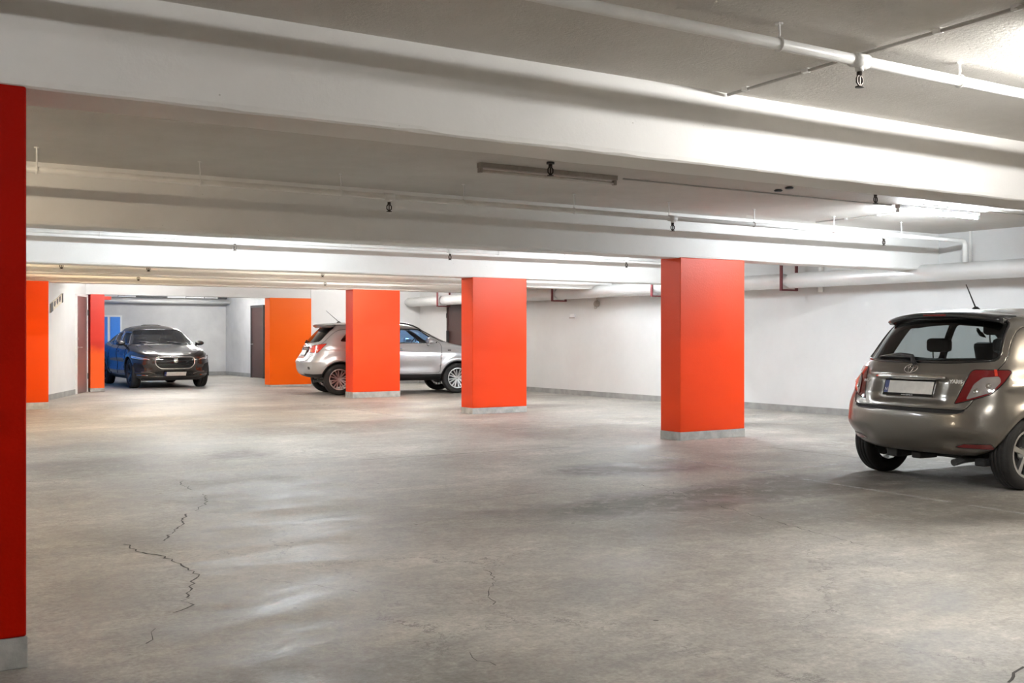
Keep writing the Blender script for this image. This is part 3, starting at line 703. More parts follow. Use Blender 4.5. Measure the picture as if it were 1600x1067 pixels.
class Car:
    def __init__(s, bm, root, paint):
        s.bm, s.root, s.paint = bm, root, paint
        s.lay = bm.faces.layers.int.new('part'); s.n = 0; s.parts = []
        s.bvh = BVHTree.FromBMesh(bm)
        s.mid = max(v.co.x for v in bm.verts)/2
    def ok(s, f, view, sgn, nmin=None, lim=None):
        n, c = f.normal, f.calc_center_median()
        if lim and not (lim[0] < c.x < lim[1]): return False
        if nmin is not None and -n.dot(axes(view, sgn)[2]) < nmin: return False
        if isinstance(view, tuple): return n.dot(axes(view, sgn)[2]) < -.02 and c.y*sgn > .2
        if view == 'rear': return n.x < .05 and c.x < s.mid
        if view == 'front': return n.x > -.05 and c.x > s.mid
        if view == 'side': return n.y*sgn > .12 and c.y*sgn > .05
        return n.z > .2
    def cut(s, name, poly, view, mats, sgn=1, r=.03, parent=None, inset=0, seal=None, seg=3, only=(0,), solid=0, nmin=None, lim=None):
        if r: poly = rounded(poly, r, seg)
        U, V, _ = axes(view, sgn); bm = s.bm; n = len(poly)
        X0, X1 = min(p[0] for p in poly)-.002, max(p[0] for p in poly)+.002
        Y0, Y1 = min(p[1] for p in poly)-.002, max(p[1] for p in poly)+.002
        cand = set()
        for f in bm.faces:
            if f[s.lay] != 0 and f[s.lay] not in only: continue
            cs = [(v.co.dot(U), v.co.dot(V)) for v in f.verts]
            if max(c[0] for c in cs) < X0 or min(c[0] for c in cs) > X1 or max(c[1] for c in cs) < Y0 or min(c[1] for c in cs) > Y1: continue
            if s.ok(f, view, sgn, nmin, lim): cand.add(f)
        for i in range(n):
            p, q = poly[i], poly[(i+1) % n]
            if math.hypot(q[0]-p[0], q[1]-p[1]) < 1e-5: continue
            lo = (min(p[0], q[0])-1e-4, min(p[1], q[1])-1e-4); hi = (max(p[0], q[0])+1e-4, max(p[1], q[1])+1e-4)
            sel = []
            for f in cand:
                cs = [(v.co.dot(U), v.co.dot(V)) for v in f.verts]
                if max(c[0] for c in cs) < lo[0] or min(c[0] for c in cs) > hi[0] or max(c[1] for c in cs) < lo[1] or min(c[1] for c in cs) > hi[1]: continue
                sel.append(f)
            if not sel: continue
            co = U*p[0]+V*p[1]; no = U*-(q[1]-p[1])+V*(q[0]-p[0])
            geom = list({v for f in sel for v in f.verts})+list({e for f in sel for e in f.edges})+sel
            ret = bmesh.ops.bisect_plane(bm, geom=geom, dist=1e-6, plane_co=co, plane_no=no)
            cand = {f for f in cand if f.is_valid} | {e for e in ret['geom'] if isinstance(e, bmesh.types.BMFace)}
        bm.normal_update()
        s.n += 1; cnt = 0
        for f in bm.faces:
            if f[s.lay] in only:
                c = f.calc_center_median()
                if inside((c.dot(U), c.dot(V)), poly) and s.ok(f, view, sgn, nmin, lim): f[s.lay] = s.n; cnt += 1
        if not cnt: print('EMPTY CUT', name, view, sgn)
        s.parts.append((s.n, name, mats, parent, inset, seal, solid))
        return s.n
    def finish(s, shell=.02):
        objs = {}; bm = s.bm; bm.verts.index_update()
        vn = {v: v.normal.copy() for v in bm.verts}
        def extract(idn):
            nb = new(); mp = {}
            for f in bm.faces:
                if f[s.lay] != idn: continue
                vs = []
                for v in f.verts:
                    if v not in mp: mp[v] = nb.verts.new(v.co)
                    vs.append(mp[v])
                try: nb.faces.new(vs)
                except ValueError: pass
            return nb, mp
        def finish_obj(name, nb, mats, parent, solid):
            o = link(name, nb, mats, parent, smooth=True)
            if solid:
                md = o.modifiers.new('thickness', 'SOLIDIFY'); md.thickness = solid; md.offset = -1
                if isinstance(mats, (list, tuple)) and len(mats) > 1: md.material_offset = 1; md.material_offset_rim = 1
            return o
        nb, _ = extract(0)
        bmesh.ops.dissolve_degenerate(nb, dist=1e-5, edges=nb.edges)
        objs[0] = finish_obj('body_shell', nb, [s.paint, M['inside']], s.root, shell)
        for (idn, name, mats, parent, inset, seal, solid) in s.parts:
            if name is None: continue
            nb, mp = extract(idn)
            if not nb.faces: print('EMPTY PART', name); nb.free(); continue
            par = objs.get(parent, s.root) if parent else s.root
            if seal:
                sb = new(); be = [e for e in nb.edges if len(e.link_faces) == 1]
                adj = {}
                for e in be:
                    for v in e.verts: adj.setdefault(v, []).append(e)
                seen = set(); 
                for e in be:
                    if e in seen: continue
                    chain = [e.verts[0]]; cur = e; v = e.verts[1]; seen.add(e)
                    while True:
                        chain.append(v)
                        nx = [q for q in adj[v] if q not in seen]
                        if not nx: break
                        cur = nx[0]; seen.add(cur); v = cur.other_vert(v)
                    closed = (chain[0] == chain[-1])
                    pts = []
                    for c in chain[:-1] if closed else chain:
                        if not pts or (pts[-1]-c.co).length > .006: pts.append(c.co.copy())
                    if len(pts) > 4: tube(sb, pts, seal[0], 6, closed=closed)
                seal_bm = (sb, seal)
            if inset:
                inv = {b_: a_ for a_, b_ in mp.items()}
                for v in nb.verts: v.co -= vn[inv[v]]*inset
            o = finish_obj(name, nb, mats, par, solid); objs[idn] = o
            if seal: link(seal[2], seal_bm[0], seal[1], o, smooth=True)
        s.objs = objs; bm.free()
        return objs
    def hit(s, view, a, b, sgn=1):
        U, V, dd = axes(view, sgn); o = U*a+V*b-dd*6
        loc, n_, _, _ = s.bvh.ray_cast(o, dd)
        if loc is None: return Vector((0, 0, 0)), -dd
        if n_.dot(dd) > 0: n_ = -n_
        return loc, n_
    def ribbon(s, bm, pts, view, r, sgn=1, off=0.0, step=.03):
        P = []
        for p, q in zip(pts, pts[1:]):
            n = max(1, int(math.hypot(q[0]-p[0], q[1]-p[1])/step))
            for k in range(n): P.append((p[0]+(q[0]-p[0])*k/n, p[1]+(q[1]-p[1])*k/n))
        P.append(pts[-1]); out = []
        for p in P:
            l, n_ = s.hit(view, p[0], p[1], sgn); out.append(l+n_*off)
        tube(bm, out, r, 6)
    def frame(s, view, a, b, sgn=1, off=0):
        l, n_ = s.hit(view, a, b, sgn)
        z = n_; up = Vector((0,0,1)); x = up.cross(z).normalized(); y = z.cross(x)
        m = Matrix((x, y, z)).transposed().to_4x4(); m.translation = l+n_*off
        return m
def put(o, m): o.matrix_local = m; return o
def lettering(name, txt, size, m, parent, mtx, depth=.004, bold=0):
    cu = bpy.data.curves.new(name, 'FONT'); cu.body = txt; cu.size = size; cu.extrude = depth/2; cu.align_x = 'CENTER'; cu.align_y = 'CENTER'; cu.offset = bold
    cu.resolution_u = 3
    tmp = bpy.data.objects.new('t', cu); C.objects.link(tmp)
    dg = bpy.context.evaluated_depsgraph_get(); me = bpy.data.meshes.new_from_object(tmp.evaluated_get(dg)); bpy.data.objects.remove(tmp)
    me.name = name; me.materials.clear(); me.materials.append(m)
    o = bpy.data.objects.new(name, me); C.objects.link(o); o.parent = parent; o.matrix_local = mtx
    return o
def ellipse_ring(bm, rx, ry, r, cx=0, cy=0, n=32):
    tube(bm, [(cx+rx*math.cos(2*PI*k/n), cy+ry*math.sin(2*PI*k/n), 0) for k in range(n)], r, 6, closed=True)

def wheel(root, x, y, R, w, side, style):
    """side: +1 outer face towards +y"""
    bm = new(); h = w/2; rr = R*.66
    prof = [(rr, -h*.8), (rr+.012, -h*.95), (R-.05, -h*1.0), (R-.02, -h*.93), (R-.004, -h*.72), (R, -h*.45), (R-.008, -h*.34), (R, -h*.30), (R, -h*.05), (R-.008, 0), (R, h*.05),
            (R, h*.30), (R-.008, h*.34), (R, h*.45), (R-.004, h*.72), (R-.02, h*.93), (R-.05, h), (rr+.012, h*.95), (rr, h*.8)]
    lathe(bm, prof, 56, 'Y', True)
    t = link('wheel', bm, M['tyre'], root, smooth=True); t.location = (x, y, R)
    bm = new()
    lathe(bm, [(rr+.004, side*h*.86), (rr-.012, side*h*.90), (rr-.02, side*h*.78), (rr-.03, side*h*.2), (rr-.02, -side*h*.8)], 48, 'Y')
    lathe(bm, [(.0, side*h*.62), (.03, side*h*.62), (.034, side*h*.55), (.05, side*h*.5), (.055, side*h*.1)], 20, 'Y')
    rim = link('rim', bm, M['rim'] if style != 'dark' else M['rimdark'], t, smooth=True)
    nsp = {'five': 5, 'ten': 8, 'dark': 5}[style]
    bm = new()
    for k in range(nsp):
        a = 2*PI*k/nsp+.3
        for dq in ((-.13, .13) if style != 'five' else (0,)):
            wi, wo = (.022, .026) if style == 'ten' else (.028, .045)
            ca, sa = math.cos(a+dq*.5), math.sin(a+dq*.5); cb, sb_ = math.cos(a+dq*1.3), math.sin(a+dq*1.3)
            p0 = Vector((ca*.03, 0, sa*.03)); p1 = Vector((cb*(rr-.012), 0, sb_*(rr-.012)))
            tdir = (p1-p0).normalized(); q = Vector((-tdir.z, 0, tdir.x))
            ys_ = (side*h*.60, side*h*.80); vs = []
            for p, ww, yy in ((p0, wi, ys_[0]), (p1, wo, ys_[1])):
                for sg_, dy in ((-1, 0), (1, 0), (1, -side*.03), (-1, -side*.03)):
                    vs.append(bm.verts.new(p+q*sg_*ww*.5+Vector((0, yy+dy, 0))))
            for f in ((0,1,5,4),(1,2,6,5),(2,3,7,6),(3,0,4,7)): bm.faces.new([vs[i] for i in f])
    bmesh.ops.recalc_face_normals(bm, faces=bm.faces)
    link('spokes', bm, M['rim'] if style != 'dark' else M['rimdark'], t)
    bm = new(); lathe(bm, [(.0, side*h*.02), (rr*.72, side*h*.02), (rr*.72, -side*h*.1), (0, -side*h*.1)], 32, 'Y'); link('brake_disc', bm, M['rimdark'], t)
    return t

def arch(car, root, x, R, zc, W_, m=None):
    """cut round openings and line them with a dark wheel housing"""
    n = 26
    for sgn in (1, -1):
        poly = [(x+R*math.cos(a), zc+R*math.sin(a)) for a in [2*PI*k/n for k in range(n)]]
        car.cut(None, poly, 'side', M['plastic'], sgn=sgn, r=0)
def housings(root, xs, R, zc, W_, a0=.10):
    for x in xs:
        for sgn in (1, -1):
            bm = new(); n = 24; A_, B_ = [], []
            for k in range(n+1):
                a = a0+(PI-2*a0)*k/n
                A_.append(bm.verts.new((x+(R+.012)*math.cos(a), sgn*(W_/2-.022), max(.16, zc+(R+.012)*math.sin(a)))))
                B_.append(bm.verts.new((x+(R+.012)*math.cos(a), sgn*(W_/2-.34), max(.16, zc+(R+.012)*math.sin(a)))))
            for k in range(n): bm.faces.new((A_[k], A_[k+1], B_[k+1], B_[k]))
            bm.faces.new(B_)
            link('wheel_arch_liner', bm, M['inside'], root)

def seat(root, x, y, z, head=True, w=.5, m=None, hz=.62, tip=.16):
    m = m or M['inside']
    bm = new(); box(bm, x-.05, x+.48, y-w/2, y+w/2, z-.08, z+.08, .04)
    o = link('seat', bm, m, root)
    bm = new(); vs = box(bm, x-.10, x+.05, y-w/2+.02, y+w/2-.02, z, z+hz, .045)
    for v in bm.verts: v.co.x -= (v.co.z-z)*tip/.6
    link('backrest', bm, m, o)
    if head: headrest(o, x-.02-hz*tip/.6, y, z+hz, m)
    return o
def headrest(par, x, y, z, m, w=.26, h=.16):
    bm = new(); box(bm, x-.05, x+.04, y-w/2, y+w/2, z+.07, z+.07+h, .035); link('headrest', bm, m, par, smooth=True)
    for q in (-.07, .07):
        bm = new(); tube(bm, [(x, y+q, z-.02), (x-.01, y+q, z+.1)], .006, 6); link('headrest_post', bm, M['dark'], par)

def plate(car, view, a, b, par_root, w=.52, h=.11, blue_left=1, txt='N', framem='gloss', off=.012):
    m = car.frame(view, a, b, off=off)
    # keep plates upright
    x = m.to_3x3().col[0]
    bm = new(); box(bm, -w/2-.012, w/2+.012, -h/2-.022, h/2+.012, -.012, .004, .003)
    p = put(link('number_plate', bm, M[framem], par_root), m)
    bm = new(); box(bm, -w/2+.045, w/2, -h/2, h/2, .002, .006); link('plate_face', bm, M['plate'], p)
    bm = new(); box(bm, -w/2, -w/2+.045, -h/2, h/2, .002, .006); link('plate_band', bm, M['plateblue'], p)
    lettering('plate_letter', txt, .038, M['white'], p, Matrix.Translation((-w/2+.0225, -h*.22, .0075)), .001)
    return p
def mirror(root, x, y, z, sgn, paint, s=1.0, sx=1.0):
    bm = new()
    tube(bm, [(x+.02, y-sgn*.05, z-.03), (x, y+sgn*.05, z-.01)], [.035, .022], 8)
    link('mirror_arm', bm, M['gloss'], root)
    bm = new(); bmesh.ops.create_icosphere(bm, subdivisions=3, radius=1)
    for v in bm.verts:
        c = v.co; c.x = max(c.x, -.35)
        v.co = Vector((x+c.x*.075*s*sx, y+sgn*.13+c.y*.115*s, z+.035+c.z*.072*s*(1 if c.z > 0 else .8)))
    o = link('side_mirror', bm, paint, root, smooth=True)
    bm = new(); box(bm, x-.032*s, x-.028*s, y+sgn*.13-.09*s, y+sgn*.13+.09*s, z-.01, z+.085, .001); link('mirror_glass', bm, M['chrome'], o)
    return o
def antenna(root, p, vec, L_=.22):
    p = Vector(p); v = Vector(vec).normalized()
    bm = new(); lathe(bm, [(0, 0.0), (.035, -.005), (.03, .012), (.012, .03), (0, .032)], 14, 'Z')
    for q in bm.verts: q.co.x *= 1.4
    b = link('antenna_base', bm, M['plastic'], root, smooth=True); b.location = p
    bm = new(); tube(bm, [(0,0,.01)+v*0 if False else Vector((0,0,.015)), Vector((0,0,.015))+v*L_], [.007, .004], 8); link('antenna_mast', bm, M['plastic'], b)

def under(root, L_, W_, zb, x0=.35, x1=None):
    bm = new(); box(bm, x0, (x1 or L_-.35), -W_/2+.22, W_/2-.22, zb-.05, zb+.12, .02); link('underbody', bm, M['plastic'], root)

def g(v, c, s): return math.exp(-((v-c)/s)**2)

# ---------- champagne hatchback (rear towards the camera)
def hatchback():
    L_, W_, H_ = 3.885, 1.695, 1.535
    lv = [(.16,.22,[.66,.72,.68],.25,3.70,.26,[.26,.24,.24,.24,.24],.22),
          (.06,.24,[.76,.80,.78],.35,3.80,.31,[.31,.28,.27,.28,.30],.30),
          (.00,.26,[.83,.835,.82],.40,3.86,.44,[.44,.42,.42,.42,.44],.44),
          (.005,.26,[.845,.8475,.83],.42,3.875,.58,[.58,.56,.55,.56,.56],.56),
          (.03,.26,[.84,.845,.82],.46,3.83,.665,[.68,.68,.66,.68,.70],.68),
          (.085,.24,[.82,.845,.80],.50,3.76,.74,[.78,.80,.80,.80,.80],.77),
          (.13,.26,[.79,.82,.76],.45,3.62,.93,[.94,.92,.90,.91,.90],.85),
          (.17,.26,[.765,.80,.74],.40,3.2,1.0,[1.0,.965,.945,.97,.95],.95),
          (.215,.26,[.74,.785,.72],.34,2.84,1.06,[1.06,1.0,.985,1.0,1.02],1.03),
          (.33,.25,[.695,.715,.67],.30,2.46,1.23,[1.22,1.2,1.2,1.22,1.23],1.24),
          (.46,.22,[.625,.64,.60],.24,2.10,1.395,[1.375,1.37,1.38,1.385,1.385],1.415),
          (.54,.22,[.54,.55,.51],.22,1.98,1.455,[1.43,1.44,1.455,1.455,1.44],1.465),
          (.85,.25,[.27,.28,.25],.2,1.72,1.49,[1.482,1.495,1.5,1.5,1.49],1.495)]
    xr_, xf_, R = .60, 3.10, .335
    def disp(v, n):
        x, y, z = v.co
        for cx in (xr_, xf_):
            r = math.hypot(x-cx, z-.30)
            v.co.y += math.copysign(.022*math.exp(-((r-R-.035)/.055)**2), y)*(1 if abs(n.y) > .5 and z < .8 else 0)
        if x < .5:                       # rear: plate recess, tailgate lip, bumper shelf and lower scoop
            f = max(0, min(1, (.40-abs(y))/.06)); v.co.x += .030*f*max(0, min(1, (z-.70)/.03))*max(0, min(1, (.93-z)/.03))
            v.co.x -= .016*g(z, .955, .03)*(1 if abs(y) < .5 else 0)
            f = max(0, min(1, (.60-abs(y))/.10)); v.co.x += .030*f*max(0, min(1, (z-.645)/.02))*max(0, min(1, (.78-z)/.10))
            yy = max(0, min(1, (abs(y)-.33)/.12)); v.co.x += .028*yy*g(z, .395, .055)*max(0, min(1, (.80-abs(y))/.06))
            v.co.x -= .012*g(z, .50, .05)*max(0, min(1, (abs(y)-.3)/.2))
        if abs(n.y) > .5: v.co.y += math.copysign(.010*g(z, .86, .04), y)
    return L_, W_, H_, lv, xr_, xf_, R, disp
def make_hatchback(loc, rz):
    L_, W_, H_, lv, xr_, xf_, R, disp = hatchback()
    root = empty('parked_hatchback', loc, rz, 'champagne grey hatchback seen from behind, parked at the right edge', 'car')
    bm = car_surface(lv, L_, W_, H_, .24, disp)
    car = Car(bm, root, M['champ'])
    for sgn in (1, -1):
        pass
    arch(car, root, xr_, R, .30, W_); arch(car, root, xf_, R, .30, W_)
    rg = [(-.69,1.075),(-.595,1.41),(-.30,1.43),(.30,1.43),(.595,1.41),(.69,1.075),(.35,1.055),(-.35,1.055)]
    tail = [(-.60,.665),(-.70,.90),(-.725,1.05),(-.625,1.44),(-.30,1.455),(.30,1.455),(.625,1.44),(.725,1.05),(.70,.90),(.60,.665)]
    # tail lamps
    for s in (1, -1):
        n_ = car.cut('tail_lamp', [(.400,.712),(.530,.975),(.56,1.0),(.83,1.0),(.852,.985),(.79,.905),(.67,.80)], ('quarter', 47), M['red'], sgn=s, r=.018, seal=(.004, M['gloss'], 'lamp_seal'), solid=.0)
    tid = car.cut('tailgate', tail, 'rear', [M['champ'], M['inside']], r=.05, seal=(.0035, M['gloss'], 'shut_line'), solid=.02)
    car.cut('rear_window', rg, 'rear', M['tint'], r=.05, only=(tid,), parent=tid, seal=(.014, M['gloss'], 'window_seal'))
    car.cut('windscreen', [(-.62,1.07),(-.47,1.385),(-.2,1.405),(.2,1.405),(.47,1.385),(.62,1.07)], 'front', M['clear'], r=.05, nmin=.12, seal=(.012, M['gloss'], 'window_seal'))
    for s in (1, -1):
        car.cut('rear_side_window', [(.70,1.09),(.86,1.37),(1.42,1.40),(1.42,1.05)], 'side', M['clear'], sgn=s, r=.04, seal=(.008, M['gloss'], 'window_seal'))
        car.cut('front_side_window', [(1.49,1.05),(1.49,1.40),(1.93,1.38),(2.52,1.05)], 'side', M['clear'], sgn=s, r=.03, seal=(.008, M['gloss'], 'window_seal'))
    car.cut('bumper_shelf', [(-.60,.668),(-.54,.635),(.54,.635),(.60,.668)], 'rear', M['plastic'], r=.01)
    for s in (1, -1):
        car.cut('rear_reflector', [(s*.47,.352),(s*.55,.385),(s*.74,.392),(s*.745,.345)], 'rear', M['red'], r=.012, seal=(.003, M['plastic'], 'reflector_rim'))
    objs = car.finish()
    # clear centres and bright highlight in the lamps
    QV = ('quarter', 47)
    for s in (1, -1):
        bm = new(); quad = [(.487,.750),(.552,.88),(.62,.935),(.745,.945),(.755,.90),(.672,.815)]
        vs = []
        cen = Vector((0,0,0))
        P = rounded(quad, .02); pts = []
        for p in P: l, n_ = car.hit(QV, *p, s); pts.append(l+n_*.007)
        l, n_ = car.hit(QV, .63, .87, s); c = l+n_*.022
        vc = bm.verts.new(c); ring = [bm.verts.new(p) for p in pts]
        for i in range(len(ring)): bm.faces.new((vc, ring[i], ring[(i+1) % len(ring)]))
        bmesh.ops.recalc_face_normals(bm, faces=bm.faces)
        par = [o for o in root.children if o.name.startswith('tail_lamp')][0 if s == 1 else 1]
        link('reversing_lens', bm, M['lens'], par, smooth=True)
        for (a, b) in ((.565,.82),(.655,.865)):
            m = car.frame(QV, a, b, s, off=.014); bm = new(); lathe(bm, [(0,.008),(.014,.005),(.022,0)], 14, 'Z'); put(link('bulb_reflector', bm, M['chrome'], par, smooth=True), m)
        m = car.frame(QV, .72, .975, s, off=.003); bm = new(); box(bm, -.012, .012, -.03, .03, 0, .004, .003); put(link('brake_lens', bm, M['redhot'], par), m)
    tg = objs[tid]
    p = plate(car, 'rear', 0, .83, tg, txt='N', off=.014)
    lettering('frame_lettering', 'www.toyota.no', .020, M['white'], p, Matrix.Translation((0, -.067, .0055)), .001)
    # chrome garnish bar, emblem, lettering
    bm = new(); pts = []
    for k in range(21):
        y = -.37+.74*k/20; l, n_ = car.hit('rear', y, .928+.008*(1-(y/.37)**2)); pts.append(l+n_*.012)
    tube(bm, pts, [.012+.016*(1-abs(k-10)/10)**.4 for k in range(21)], 10); link('garnish_bar', bm, M['chrome'], tg, smooth=True)
    m = car.frame('rear', 0, .995, off=.006); bm = new()
    ellipse_ring(bm, .068, .045, .0055); ellipse_ring(bm, .023, .043, .0045); ellipse_ring(bm, .044, .017, .0045, 0, .02)
    put(link('emblem', bm, M['chrome'], tg, smooth=True), m)
    lettering('model_lettering', 'YARIS', .044, M['letters'], tg, car.frame('rear', -.462, .895, off=.004), .006, .001)
    lettering('badge_lettering', 'VVT-i', .036, M['letters'], tg, car.frame('rear', .52, .875, off=.004), .005, .0008)
    # wiper
    bm = new(); l0, n0 = car.hit('rear', -.03, 1.03)
    tube(bm, [l0+n0*.02, l0+n0*.045, car.hit('rear', .02, 1.085)[0]+n0*.04, car.hit('rear', .18, 1.105)[0]+n0*.03, car.hit('rear', .42, 1.085)[0]+n0*.022], [.022,.02,.017,.013,.006], 8)
    wp = link('rear_wiper', bm, M['plastic'], tg, smooth=True)
    bm = new(); tube(bm, [car.hit('rear', .02+.02*k, 1.085+.012*math.sin(k/22*PI))[0]+n0*.012 for k in range(23)], [.004+.012*math.sin(k/22*PI) for k in range(23)], 6); link('wiper_blade', bm, M['plastic'], wp)
    # roof spoiler
    bm = new(); rows = []
    for k in range(25):
        y = -.605+1.21*k/24; zb = 1.478-.055*(abs(y)/.605)**2.2
        xe = .43+.09*(abs(y)/.605)**3
        l, n_ = car.hit('top', .80, y*.90)
        zt = l.z+.004
        rows.append([bm.verts.new(p) for p in ((.80, y*.92, zt), (.60, y*.97, zb+.030), (xe+.03, y, zb+.012), (xe, y, zb-.012), (xe+.03, y, zb-.040), (.60, y*.96, zb-.045))])
    for A_, B_ in zip(rows, rows[1:]):
        for k in range(5): bm.faces.new((A_[k], A_[k+1], B_[k+1], B_[k]))
    bm.faces.new(rows[0]); bm.faces.new(rows[-1][::-1]); bmesh.ops.recalc_face_normals(bm, faces=bm.faces)
    sp = link('roof_spoiler', bm, M['spoil'], root, smooth=True)
    bm = new(); box(bm, .427, .445, -.12, .12, 1.457, 1.473, .004); link('high_brake_lamp', bm, M['red'], sp)
    l, n_ = car.hit('top', .98, 0); antenna(root, l, (-.62, .0, 1), .25)
    # cabin
    bm = new(); box(bm, .5, 3.0, -.66, .66, .30, .55); link('cabin_floor', bm, M['inside'], root)
    for q in (.38, -.38): seat(root, 1.92, q, .62, True, .50, hz=.60, tip=.14)
    bm = new(); box(bm, 1.0, 1.45, -.60, .60, .5, .68, .03)
    rs = link('rear_bench', bm, M['inside'], root)
    bm = new(); box(bm, .86, 1.0, -.60, .60, .55, 1.07, .04); link('bench_back', bm, M['inside'], rs)
    for q in (.36, -.36): headrest(rs, .93, q, 1.06, M['inside'], .25, .13)
    bm = new(); box(bm, 2.55, 2.9, -.68, .68, .75, 1.02, .05); link('dashboard', bm, M['inside'], root)
    bm = new(); tube(bm, [(2.42+.06*math.sin(a), .38+.18*math.cos(a), .98+.17*math.sin(a)) for a in [2*PI*k/24 for k in range(24)]], .015, 8, closed=True); link('steering_wheel', bm, M['inside'], root)
    bm = new(); box(bm, 2.28, 2.31, -.11, .11, 1.30, 1.36, .012); link('rear_view_mirror', bm, M['inside'], root)
    for x in (xr_, xf_):
        for s in (1, -1): wheel(root, x, s*(W_/2-.115), .30, .185, s, 'five')
    housings(root, (xr_, xf_), R, .30, W_-.08, .32)
    under(root, L_, W_, .26, .5)
    bm = new(); tube(bm, [(.55,-.42,.24), (.30,-.42,.235), (.17,-.42,.215)], .03, 12); link('exhaust_pipe', bm, M['dark'], root)
    for q in ((.28,.5,.02,.12,.20,.26), (.25,.45,-.66,-.56,.20,.26), (.3,.5,.30,.42,.19,.27)):
        bm = new(); box(bm, *q, .01); link('underbody_bracket', bm, M['plastic'], root)
    bm = new(); tube(bm, [(xr_, -.6, .28), (xr_, .6, .28)], .045, 10); link('rear_axle', bm, M['plastic'], root)
    for s in (1, -1): mirror(root, 2.42, s*.82, .98, s, M['champ'])
    for s in (1, -1):
        for q in ([(1.02,1.0),(1.0,.62),(1.16,.42)], [(1.46,1.0),(1.46,.34)], [(2.6,.98),(2.62,.34)]):
            bm = new(); car.ribbon(bm, q, 'side', .0035, s); link('door_gap', bm, M['gloss'], root)
        for xx in (1.25, 1.62+.7*0):
            m = car.frame('side', xx if xx < 1.4 else 1.60, .84, s, .02); bm = new(); box(bm, -.085, .085, -.012, .012, -.008, .01, .007); put(link('door_handle', bm, M['champ'], root), m)
    return root
M['letters'] = simple('bright_letters', (.85,.85,.84), .25, .3)
M['spoil'] = simple('shaded_spoiler_paint', (.035,.035,.038), .25, .2, coat=.5)  # car-paint spoiler, the shade on its face put into the colour

